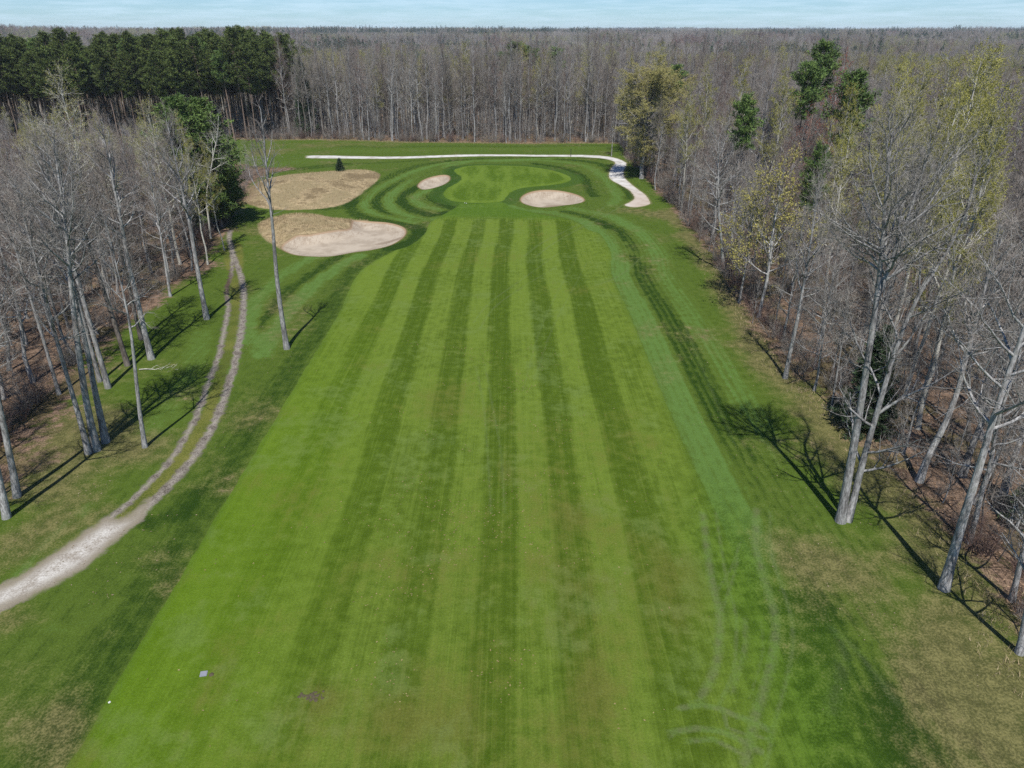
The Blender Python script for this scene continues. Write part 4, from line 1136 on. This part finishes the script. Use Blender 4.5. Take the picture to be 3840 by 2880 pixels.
# nearest to an open edge and to the camera first
sr_ = np.argsort(dr_ + 0.06 * Qr[:, 1]); sl_ = np.argsort(dl_ + 0.06 * Ql[:, 1]); sf_ = np.argsort(df_)
NR, NL, NF = 100, 78, 95
rest_wood, rest_broad = [], []
special = np.array(SPECIAL)
def yields(x, y):
    """trees standing close in front of a taller one of another kind are the younger ones"""
    dy = special[:, 1] - y; off_ = np.abs(x * special[:, 1] / y - special[:, 0])
    return bool(np.any((dy > 0) & (dy < 26) & (off_ < 3.6)))
def nth(k): return str(k) + ('th' if 10 < k % 100 < 14 else {1: 'st', 2: 'nd', 3: 'rd'}.get(k % 10, 'th'))
for k, (Q, order, n, grp, forms, depth) in enumerate((
        (Qr, sr_, NR, 'bare trees of the right woods', BROAD + WOOD[:3], dr_),
        (Ql, sl_, NL, 'bare trees of the left woods', BROAD + WOOD[:2], dl_),
        (Qf, sf_, NF, 'bare trees of the far wood', WOOD, df_))):
    first = order[:n]
    count = {}
    rank = {}
    for row in (0, 1):
        mem = [ix for ix in first if (depth[ix] > 4.5) == bool(row)]
        mem.sort(key=lambda ix: (Q[ix, 0] if k == 2 else -Q[ix, 1]))
        for r0_, ix in enumerate(mem): rank[ix] = (row, r0_ + 1)
    for i, ix in enumerate(order):
        x, y = Q[ix]
        if i < n:
            p = forms[R.randrange(len(forms))]
            s = R.uniform(0.78, 1.08) if k == 2 else R.uniform(0.66, 1.0) if k == 0 else R.uniform(0.62, 0.90)
            if k != 2 and yields(x, y): s *= (0.7 if k == 0 else 0.85)
            if k == 1: s = min(s, (25 - y * math.tan(math.radians(6.6))) * R.uniform(0.84, 1.06) / p.h)
            Ht = p.h * s
            size = 'tall' if Ht > (20.5 if k == 2 else 15.5) else 'short' if Ht < (17.5 if k == 2 else 12.0) else 'middling'
            tone = 'brown-barked' if p.trunk.materials[0] == M_BARKD else 'grey-barked'
            row, m = rank[ix]
            where = ('at the edge of', 'set back inside')[row]
            side = ('the right woods, %s from the cart path', 'the left woods, %s from the big pine', 'the far wood, %s from the left')[k] % nth(m)
            plant(BT, p, x, y, R.uniform(0, 6.28), s, label='%s %s bare tree %s %s' % (size, tone, where, side), group=grp, tilt=(R.uniform(-.045, .045), R.uniform(-.045, .045)))
        else:
            (rest_wood if k == 2 else rest_broad).append((x, y))
rest_left = [q for q in rest_broad if q[0] < 0]; rest_right = [q for q in rest_broad if q[0] > 0 and not yields(*q)]
rr_ = np.random.RandomState(29)
rest_left += [(rr_.uniform(-46, -32.5), rr_.uniform(17, 44)) for _ in range(16)]          # just outside the frame, shading the verge

# pine plantation behind the left woods: front rows one by one
plant_poly = np.array([(-62, 188), (-60, 200), (-74, 300), (-420, 300), (-420, 196), (-200, 190)])
Qp = spots(plant_poly, 4.2, 31); Qp = Qp[in_view(Qp, 24)]
fr = np.argsort(Qp[:, 1] + 0.02 * np.abs(Qp[:, 0]))
front = sorted(fr[:85], key=lambda i: Qp[i, 0])
for m, i in enumerate(front):
    plant(PT, WHITEH[m % 3] if m % 9 == 4 else REDP[R.randrange(3)], Qp[i, 0], Qp[i, 1], R.uniform(0, 6.28), R.uniform(0.78, 1.02) * (1.2 if m % 9 == 4 else 1.0), label='tall dark plantation pine behind the left woods, %s from the left of its front' % nth(m + 1), cat='tree', group='pines of the plantation')
rest_pine = Qp[fr[85:]]

# ------------------------------------------------------------------ masses of far trees, understorey (nobody could count them)
def mass(name, Q, protos, smin, smax, label, cat, seed, zoff=0.0):
    me = bpy.data.meshes.new(name + '_points')
    Q = np.asarray(Q)
    Z = height(Q) + zoff
    me.vertices.add(len(Q)); me.vertices.foreach_set('co', np.column_stack([Q, Z]).astype(np.float32).ravel())
    o = link_obj(name, me)
    g = bpy.data.node_groups.new(name, 'GeometryNodeTree')
    g.interface.new_socket('Geometry', in_out='INPUT', socket_type='NodeSocketGeometry')
    g.interface.new_socket('Geometry', in_out='OUTPUT', socket_type='NodeSocketGeometry')
    N = g.nodes.new
    gi, go = N('NodeGroupInput'), N('NodeGroupOutput')
    jn = N('GeometryNodeGeometryToInstance')
    for p in protos:
        oi = N('GeometryNodeObjectInfo'); oi.inputs['Object'].default_value = p; oi.inputs['As Instance'].default_value = True
        g.links.new(oi.outputs['Geometry'], jn.inputs[0])
    iop = N('GeometryNodeInstanceOnPoints')
    iop.inputs['Pick Instance'].default_value = True
    # an instance list: join the forms
    ji = N('GeometryNodeJoinGeometry')
    for l in list(jn.inputs[0].links): g.links.new(l.from_socket, ji.inputs[0])
    g.nodes.remove(jn)
    ri = N('FunctionNodeRandomValue'); ri.data_type = 'INT'; ri.inputs[4].default_value = 0; ri.inputs[5].default_value = len(protos) - 1; ri.inputs['Seed'].default_value = seed
    rr = N('FunctionNodeRandomValue'); rr.data_type = 'FLOAT_VECTOR'; rr.inputs[0].default_value = (-.03, -.03, 0); rr.inputs[1].default_value = (.03, .03, 6.283); rr.inputs['Seed'].default_value = seed + 1
    rsn = N('FunctionNodeRandomValue'); rsn.data_type = 'FLOAT'; rsn.inputs[2].default_value = smin; rsn.inputs[3].default_value = smax; rsn.inputs['Seed'].default_value = seed + 2
    g.links.new(gi.outputs[0], iop.inputs['Points']); g.links.new(ji.outputs[0], iop.inputs['Instance'])
    g.links.new(ri.outputs[2], iop.inputs['Instance Index'])
    g.links.new(rr.outputs[0], iop.inputs['Rotation'])
    g.links.new(rsn.outputs[1], iop.inputs['Scale'])
    g.links.new(iop.outputs[0], go.inputs[0])
    md = o.modifiers.new('scatter', 'NODES'); md.node_group = g
    return put(o, label, cat, kind='stuff')

W_WOOD = [p.whole() for p in WOOD]; W_BROAD = [p.whole() for p in BROAD]; W_SAPL = [p.whole() for p in SAPL]
W_ASPEN = [p.whole() for p in ASPEN[:2]]; W_REDP = [p.whole() for p in REDP[:2]]; W_HEM = [HEMLOCK.whole()]

far_poly = np.array([(-420, 224), (300, 224), (640, 600), (640, 700), (-640, 700), (-640, 300)])
Qm = spots(far_poly, 5.2, 41); Qm = Qm[in_view(Qm, 20) & ~(inside(Qm, plant_poly))]
r_ = np.random.RandomState(3)
ev = vnoise(Qm, 1 / 42.0, 35, 3) > 0.68
bd = (vnoise(Qm, 1 / 36.0, 36, 3) > 0.60) & ~ev
ev &= r_.rand(len(Qm)) < 0.4
mass('far_evergreens', Qm[ev], [WHITEH[0].whole(), WHITEH[1].whole(), W_HEM[0]], 0.78, 1.08, 'scattered evergreens rising from the bare forest behind the far wood', 'woodland', 11)
mass('far_budding_trees', Qm[bd], W_ASPEN, 0.78, 1.02, 'faintly green patches of budding trees in the forest behind the far wood', 'woodland', 12)
Qm = Qm[~ev & ~bd]
right_back = spots(np.array([(150, 60), (150, 224), (300, 224), (300, 190)]), 5.0, 44)
mass('distant_wood', np.concatenate([Qm, np.array(rest_wood), right_back]), W_WOOD + W_ASPEN[:1] + W_BROAD[:3], 0.78, 1.08, 'unbroken mass of bare woodland stretching back behind the green', 'woodland', 1)
mass('inner_wood', np.array(rest_right), W_BROAD + W_WOOD[:3], 0.66, 0.98, 'dense bare trees deep inside the woods right of the fairway', 'woodland', 2)
rest_left = np.array(rest_left)
mass('inner_wood', rest_left[rest_left[:, 1] < 70], W_BROAD + W_WOOD[:2], 0.62, 0.86, 'dense bare trees deep inside the woods left of the lane', 'woodland', 5)
mass('inner_wood', rest_left[rest_left[:, 1] >= 70], W_BROAD + W_ASPEN[:1], 0.55, 0.72, 'lower bare trees at the back of the left woods', 'woodland', 9)
Qy = spots(np.array([(-58, 112), (-64, 170), (-130, 182), (-150, 150), (-100, 108)]), 4.4, 46)
mass('young_wood', Qy, W_ASPEN + W_BROAD[:2] + W_HEM, 0.34, 0.50, 'low mixed young trees between the left woods and the pine plantation', 'woodland', 10)
mass('plantation_interior', rest_pine, W_REDP, 0.80, 1.05, 'dark pines filling the plantation behind its front rows', 'woodland', 3)
und = np.concatenate([spots(wood_right, 2.1, 51, box=(10, 8, 130, 192)), spots(wood_left, 2.5, 52, box=(-110, 20, -20, 165)), spots(wood_far, 1.8, 53, box=(-150, 186, 70, 212))])
und = und[in_view(und, 5) & free(und, 0.8) & (r_.rand(len(und)) < 0.75)]
mass('undergrowth', und, W_SAPL, 0.3, 0.9, 'tangle of thin saplings and brush on the forest floor', 'undergrowth', 4)

# far canopy: blocks of small distant trees, too far to tell apart
def far_block(seed, conif, tint, n_tree=34, half=24.0):
    rng = np.random.RandomState(seed); g, cn = Geo(), Geo()
    for i in range(n_tree):
        c = np.array((rng.uniform(-half, half), rng.uniform(-half, half), 0.0)); H = rng.uniform(14, 23)
        if rng.rand() < conif:
            n = 150; f = rng.rand(n); az = rng.uniform(0, 6.28, n)
            rr = 2.8 * (1 - f) ** 0.7 * rng.uniform(0.3, 1, n)
            B = c + np.column_stack([rr * np.cos(az), rr * np.sin(az), 3 + f * (H + 2 - 3)])
            cn.slivers(B, unit(np.column_stack([np.cos(az), np.sin(az), np.full(n, 0.5)])), rng.uniform(0.9, 1.6, n), rng.uniform(0.25, 0.4, n), rng)
        else:
            n = 190; f = rng.rand(n) ** 0.8; az = rng.uniform(0, 6.28, n)
            rr = 3.8 * np.sin(math.pi * (0.12 + 0.86 * f)) ** 0.7 * rng.uniform(0.1, 1, n)
            B = c + np.column_stack([rr * np.cos(az), rr * np.sin(az), 7 + f * (H - 8.5)])
            g.slivers(B, unit(np.column_stack([0.4 * np.cos(az), 0.4 * np.sin(az), np.full(n, 1.0)]) + rng.normal(size=(n, 3)) * 0.25), rng.uniform(1.0, 2.4, n), rng.uniform(0.05, 0.10, n), rng)
            g.tube([c, c + (0, 0, H * 0.8)], [0.16, 0.06], 3)
    for q in (g, cn):
        if not q.V: q.slivers(np.zeros((1, 3)), np.array([[0, 0, 1.0]]), np.array([0.1]), np.array([0.01]), rng)
    return Proto('far_block', g, cn, None, tint, M_SPRUCE).whole()
M_FARG = plain('far_budding_canopy', (0.215, 0.215, 0.105), (0.175, 0.170, 0.090))
FAR = [far_block(900, 0.0, M_TWIG), far_block(901, 0.03, M_TWIG), far_block(902, 0.0, M_FARG), far_block(903, 0.06, M_TWIGR), far_block(904, 0.02, M_TWIG)]
FARC = [far_block(910, 0.92, M_TWIG, 26, 20), far_block(911, 0.8, M_TWIG, 14, 12), far_block(912, 1.0, M_TWIG, 5, 9)]
Q1 = spots(np.array([(-640, 690), (640, 690), (2100, 2300), (-2100, 2300)]), 44, 61)
Q2 = spots(np.array([(-2100, 2300), (2100, 2300), (5200, 5600), (-5200, 5600)]), 52, 62)
Qb = np.concatenate([Q1, Q2]); Qb = Qb[in_view(Qb, 20, 0.05)]
con = vnoise(Qb, 1 / 260.0, 33, 3) > 0.60
mass('horizon_forest', Qb[~con], FAR, 0.9, 1.15, 'hazy bare forest canopy rolling away to the horizon', 'woodland', 6)
mass('horizon_conifers', Qb[con], FARC + FAR[:1], 0.85, 1.2, 'dark evergreen stands dotted through the forest at the horizon', 'woodland', 7)

# ------------------------------------------------------------------ brush along the right wood edge
def brush(seed, H, mat, n=26):
    rng = np.random.RandomState(seed); g, cg = Geo(), Geo()
    B, D, L, W = [], [], [], []
    for i in range(n):
        az = rng.uniform(0, 6.28); o = np.array((math.cos(az), math.sin(az), 0)) * rng.uniform(0, 0.35)
        d = unit(np.array((math.cos(az) * 0.5, math.sin(az) * 0.5, 1.0)) + rng.normal(size=3) * 0.2)
        lp = limb(rng, o, d, H * rng.uniform(0.55, 1.0), 4, 0.0, 0.12)
        g.tube(lp, np.array((0.016, 0.013, 0.010, 0.007, 0.004)), 3)
        for j in range(22):
            u = rng.uniform(0.2, 1.0); b0 = lerp_path(lp, u); td = unit(unit(lp[-1] - lp[0]) + rng.normal(size=3) * 0.6)
            B.append(b0); D.append(td); L.append(rng.uniform(0.3, 0.8)); W.append(0.006)
    cg.slivers(np.array(B), np.array(D), np.array(L), np.array(W), rng)
    return Proto('brush', g, cg, None, mat, mat)
BRUSH_R = [brush(71, 2.6, M_TWIGR), brush(72, 2.1, M_TWIGR)]
BRUSH_G = [brush(73, 2.4, M_TWIG), brush(74, 3.0, M_TWIG)]
n_red = 0
for bx_, by_, s, lb in ((1556,600,1.1,'reddish brush furthest along the right wood edge'), (1572,622,1.2,'reddish brush second along the right wood edge'), (1592,650,1.0,'reddish brush where the right wood edge turns'),
        (1612,680,1.1,'reddish brush left of the slim wood-edge tree'), (1635,705,1.0,'reddish brush lowest along the right wood edge'), (1540,585,0.9,'small reddish brush at the top of the row on the right')):
    x, y = px(bx_, by_)
    plant('shrub', BRUSH_R[n_red % 2], x + 0.8, y, n_red * 1.3, s, label=lb, cat='shrub', group='reddish brush along the right wood edge'); n_red += 1
eb = []
rb = np.random.RandomState(19)
for L_, n_ in ((wood_right[:13], 150), (wood_left[:9], 110), (wood_far[:5], 320)):
    P_ = catmull(L_, False, 1.0)
    ix = rb.randint(0, len(P_), n_)
    eb.append(P_[ix] + rb.normal(size=(n_, 2)) * 0.9 + np.where(L_[0][0] > 0, 1.6, -0.6) * np.array((1, 0)) * (abs(L_[0][0]) < 60))
eb = np.concatenate(eb)
eb = eb[(np.minimum(np.minimum(sdf(eb, wood_right), sdf(eb, wood_far)), sdf(eb, wood_left)) < -0.3) & free(eb, 0.5)]
mass('edge_brush', eb, [p.whole() for p in BRUSH_G] + [BRUSH_R[0].whole()], 0.45, 1.15, 'thin leafless brush crowding the edges of the woods', 'undergrowth', 8)

# ------------------------------------------------------------------ long dead grass, fallen leaves
def blades(name, Q, lo, hi, w, n_per, mat, label, seed, lean=0.45):
    rng = np.random.RandomState(seed)
    B2 = np.repeat(Q, n_per, 0) + rng.normal(size=(len(Q) * n_per, 2)) * 0.10
    Z = height(B2)
    g = Geo(); n = len(B2)
    D = unit(np.column_stack([rng.normal(size=(n, 2)) * lean, np.ones(n)]))
    g.slivers(np.column_stack([B2, Z - 0.02]), D, rng.uniform(lo, hi, n), rng.uniform(0.6, 1.3, n) * w, rng)
    return put(link_obj(name, g.mesh(name, mat, False)), label, 'grass', kind='stuff')
def grassy(name, c0, c1):
    n = NT(name); P = n.pos()
    a = n.noise(P, 0.8, 2.0, 0.6); b = n.noise(P, 9.0, 2.0, 0.6)
    return n.done(n.mix(n.step(n.add(a, n.mul(n.sub(b, .5), .8)), 0.3, 0.7), c0, c1), 0.85, 0.1)
M_STRAW = grassy('dead_grass', (0.240, 0.186, 0.105), (0.430, 0.345, 0.210))
rg = np.random.RandomState(77)
Qs = np.concatenate([spots(straw_a, 0.30, 81), spots(straw_b, 0.48, 82)])
Qs = Qs[(sdf(Qs, bunker_b) > 0.12) & (vnoise(Qs, 0.5, 9, 3) > 0.30)]
blades('dead_grass', Qs, 0.18, 0.48, 0.014, 5, M_STRAW, 'long straw-coloured dead grass on the two unmown mounds', 83)
P_ = catmull(wood_far[:5], False, 0.5)
Qv = np.repeat(P_, 14, 0) + rg.normal(size=(len(P_) * 14, 2)) * np.array((0.3, 0.9))
Pr = catmull(wood_right[4:13], False, 0.4)
Qv = np.concatenate([Qv, np.repeat(Pr, 9, 0) + rg.normal(size=(len(Pr) * 9, 2)) * 0.8])
blades('wood_edge_grass', Qv, 0.15, 0.45, 0.014, 4, M_STRAW, 'strip of pale dead grass where mown turf meets the woods', 84)

def scraps(name, Q, size, cols, label, seed, lift=0.015):
    """flat curled leaves lying on the turf"""
    rng = np.random.RandomState(seed); n = len(Q)
    Z = height(Q) + lift
    C = np.column_stack([Q, Z]); a = rng.uniform(0, 6.28, n); s = rng.uniform(0.6, 1.4, n) * size
    u = np.column_stack([np.cos(a), np.sin(a), rng.uniform(-.25, .25, n)]) * s[:, None]
    v = np.column_stack([-np.sin(a), np.cos(a), rng.uniform(-.25, .25, n)]) * s[:, None] * 0.6
    V = np.concatenate([C - u, C - v, C + u, C + v + np.array((0, 0, 0.012))]); i = np.arange(n)
    T = np.concatenate([np.stack([i, i + n, i + 2 * n], 1), np.stack([i, i + 2 * n, i + 3 * n], 1)])
    nt = NT(name + '_colour'); rv_ = nt.noise(nt.pos(), 11.0, 1.0)
    m = nt.done(nt.mix(nt.step(rv_, 0.35, 0.65), cols[0], cols[1]), 0.9, 0.1)
    return put(link_obj(name, mesh_tris(name, V, T, (m,), smooth=False)), label, 'leaves', kind='stuff')
Qc = np.concatenate([np.column_stack([rg.normal(-2.5, 4.5, 3200), rg.uniform(20, 60, 3200)]), np.column_stack([rg.uniform(-16, 11, 350), rg.uniform(17, 90, 350)])])
Qc = Qc[(Qc[:, 0] > -16.5) & (Qc[:, 0] < 11) & (vnoise(Qc, 0.35, 12, 3) > 0.52)]
scraps('fallen_leaves', Qc, 0.045, ((0.16, 0.125, 0.05), (0.22, 0.19, 0.085)), 'tan dead leaves and clippings dotted over the fairway', 85)
Qd = np.concatenate([np.column_stack([rg.uniform(-34, -18, 1500), rg.uniform(20, 66, 1500)]), np.column_stack([rg.normal(17, 3.5, 500), rg.uniform(20, 60, 500)])])
Qd = Qd[(sdf(Qd, fairway) > 0.5) & (vnoise(Qd, 0.3, 13, 3) > 0.55)]
scraps('scattered_leaves', Qd, 0.04, ((0.15, 0.11, 0.06), (0.25, 0.21, 0.14)), 'dead leaves scattered over the rough on both sides', 86)
Ql_ = np.concatenate([spots(wood_right, 0.42, 87, box=(10, 15, 60, 75)), spots(wood_left, 0.42, 88, box=(-60, 30, -22, 85))])
Ql_ = Ql_[in_view(Ql_, 0.5) & (vnoise(Ql_, 0.3, 14, 3) > 0.4)]
scraps('leaf_litter', Ql_, 0.10, ((0.17, 0.105, 0.06), (0.34, 0.235, 0.16)), 'brown fallen leaves covering the forest floor', 89, 0.03)

# ------------------------------------------------------------------ small things
def simple(name, c, rough=0.6, noise=0.15):
    n = NT(name); a = n.noise(n.obj(), 14.0, 3.0, 0.6, True)
    return n.done(n.scale_col(c, n.add(1 - noise / 2, n.mul(a, noise))), rough, 0.3)
M_BLACK = simple('black_paint', (0.012, 0.012, 0.013)); M_STONE = simple('grey_stone', (0.20, 0.21, 0.25), 0.8, 0.3)
M_WHITE = simple('white_paint', (0.62, 0.62, 0.60)); M_EARTH = simple('turned_earth', (0.070, 0.058, 0.034), 0.95, 0.6)

def box(x0, x1, y0, y1, z0, z1, bev=0.006):
    import bmesh
    bm = bmesh.new(); bmesh.ops.create_cube(bm, size=1.0)
    for v in bm.verts:
        v.co = ((x0 + x1) / 2 + v.co.x * (x1 - x0), (y0 + y1) / 2 + v.co.y * (y1 - y0), (z0 + z1) / 2 + v.co.z * (z1 - z0))
    bmesh.ops.bevel(bm, geom=bm.edges[:], offset=bev, segments=2, affect='EDGES')
    me = bpy.data.meshes.new('piece'); bm.to_mesh(me); bm.free(); return me
def part(name, me, mat, parent, loc=(0, 0, 0), rot=(0, 0, 0)):
    me.materials.append(mat); o = link_obj(name, me, parent, loc); o.rotation_euler = rot; return o
def root(name, x, y, label, cat, rot=0.0, lift=0.0):
    o = bpy.data.objects.new(name, None); COL.objects.link(o); o.empty_display_size = 0.2
    o.location = (x, y, zat(x, y) + lift); o.rotation_euler = (0, 0, rot); return put(o, label, cat)
x, y = px(1233, 338)
p = root('marker_post', x, y, 'black marker post standing beside the cart path behind the green', 'post')
gp_ = Geo(); gp_.tube([(0, 0, -0.2), (0, 0, 0.05), (0, 0, 1.5), (0, 0, 1.55)], [0.065, 0.065, 0.06, 0.035], 10)
link_obj('post', gp_.mesh('post', M_BLACK, True), p)
part('cap', box(-0.085, 0.085, -0.085, 0.085, 1.55, 1.64, 0.02), M_BLACK, p)
x, y = px(440, 1456)
p = root('distance_plate', x, y, 'square pale grey plate set in the left of the fairway', 'plate', 0.18)
part('plate', box(-0.15, 0.15, -0.15, 0.15, -0.03, 0.02, 0.008), M_STONE, p)
part('bezel', box(-0.11, 0.11, -0.11, 0.11, 0.0225, 0.027, 0.002), M_STONE, p)
x, y = gnd(2560 * 0 + 0.57866 * 1372, 1920 + 0.57866 * 1055)
gd = Geo(); rr = np.random.RandomState(4)
def clod(g, c, r, seed, flat=0.45, k=9):
    rng = np.random.RandomState(seed)
    V = [np.array(c) + (0, 0, r * flat)]; T = []
    for ring, (rad, z) in enumerate(((0.6, 0.8), (1.0, 0.25), (1.15, -0.3))):
        for i in range(k):
            a = 6.283 * i / k; q = r * rad * rng.uniform(0.75, 1.2)
            V.append(np.array(c) + (q * math.cos(a), q * math.sin(a), r * flat * z))
    for i in range(k): T.append((0, 1 + i, 1 + (i + 1) % k))
    for s_ in range(2):
        for i in range(k):
            a, b2 = 1 + s_ * k + i, 1 + s_ * k + (i + 1) % k; T += [(a, a + k, b2 + k), (a, b2 + k, b2)]
    g.add(V, T)
clod(gd, (0, 0, 0), 0.11, 3, 0.5); put(link_obj('divot', gd.mesh('divot', M_EARTH, True), None, (x, y, zat(x, y))), 'small clump of turned earth beside the grey plate', 'divot')
x, y = gnd(0.57866 * 2020 , 1920 + 0.57866 * 1195)
gd = Geo()
for k_ in range(46): clod(gd, (rr.normal() * 0.30, rr.normal() * 0.09, 0), rr.uniform(0.02, 0.075), 40 + k_, 0.2, 7)
put(link_obj('bare_earth_patch', gd.mesh('bare_earth_patch', M_EARTH, True), None, (x, y, zat(x, y) + 0.005)), 'patch of turned brown earth low in the fairway', 'earth')
x, y = gnd(0.57866 * 709, 1920 + 0.57866 * 1232)
gd = Geo()
for k_ in range(4): clod(gd, (0.035 * math.cos(k_ * 1.6), 0.035 * math.sin(k_ * 1.6), 0.01), 0.022, 60 + k_, 0.5, 7)
put(link_obj('white_scrap', gd.mesh('white_scrap', M_WHITE, True), None, (x, y, zat(x, y) + 0.01)), 'small white scrap lying near the left edge of the fairway', 'litter')
for q_, lb in (((672, 604), 'white marker ball, left one at the front of the green'), ((690, 606), 'white marker ball, right one at the front of the green')):
    x, y = C6([q_])[0]
    p = root('tee_marker', x, y, lb, 'marker')
    gm_ = Geo(); gm_.tube([(0, 0, -0.05), (0, 0, 0.06)], [0.015, 0.015], 6); link_obj('spike', gm_.mesh('spike', M_BLACK, True), p)
    gb = Geo(); th = np.linspace(0, math.pi, 8); gb.tube(np.column_stack([np.zeros(8), np.zeros(8), 0.11 - 0.06 * np.cos(th)]), 0.06 * np.sin(th) + 1e-4, 12)
    link_obj('ball', gb.mesh('ball', M_WHITE, True), p)
# a dead limb lying on the verge
x, y = px(338, 800)
rl_ = np.random.RandomState(15); gt_, gc_ = Geo(), Geo()
main = limb(rl_, (-1.4, 0, 0.10), (1, 0.15, 0.04), 2.9, 6, 0.0, 0.10); gt_.tube(main, np.linspace(0.05, 0.012, 7), 6)
B_, D_ = [], []
for j in range(14):
    b0 = lerp_path(main, rl_.uniform(0.25, 1)); d0 = unit(np.array((0.8, rl_.normal() * 0.7, abs(rl_.normal()) * 0.4))); lb_ = limb(rl_, b0, d0, rl_.uniform(0.5, 1.2), 3, -0.02, 0.15)
    gc_.tube(lb_, np.array((0.014, 0.011, 0.008, 0.004)), 3)
    for _ in range(6): B_.append(lerp_path(lb_, rl_.uniform(0.2, 1))); D_.append(unit(np.array((0.7, rl_.normal(), rl_.normal() * 0.4))))
gc_.slivers(np.array(B_), np.array(D_), rl_.uniform(0.2, 0.5, len(B_)), np.full(len(B_), 0.007), rl_)
p = root('fallen_branch', x, y, 'pale dead branch lying on the grass left of the lane', 'branch')
link_obj('limb', gt_.mesh('limb', M_PALE, True), p); link_obj('twigs', gc_.mesh('twigs', M_PALE, False), p)

# ------------------------------------------------------------------ the air
hz = bpy.data.materials.new('thin_haze'); hz.use_nodes = True; ht = hz.node_tree; ht.nodes.clear()
ho = ht.nodes.new('ShaderNodeOutputMaterial'); hv = ht.nodes.new('ShaderNodeVolumePrincipled')
hv.inputs['Color'].default_value = (0.80, 0.90, 1.0, 1.0); hv.inputs['Density'].default_value = 0.0001; hv.inputs['Anisotropy'].default_value = 0.0
ht.links.new(hv.outputs[0], ho.inputs['Volume'])
zlo = float(GZ.min()) - 1.0; zhi = max(60.0, float(GZ.max()) + 30.0)
HV = [(sx, sy, sz) for sx in (-9500, 9500) for sy in (-2000, 12500) for sz in (zlo, zhi)]
HF = [(0, 1, 3, 2), (4, 6, 7, 5), (0, 4, 5, 1), (2, 3, 7, 6), (0, 2, 6, 4), (1, 5, 7, 3)]
hm = bpy.data.meshes.new('haze'); hm.from_pydata(HV, [], HF); hm.materials.append(hz)
put(link_obj('haze', hm), 'thin blue haze over the distant forest', 'haze', kind='stuff')
scene.cycles.volume_bounces = 0
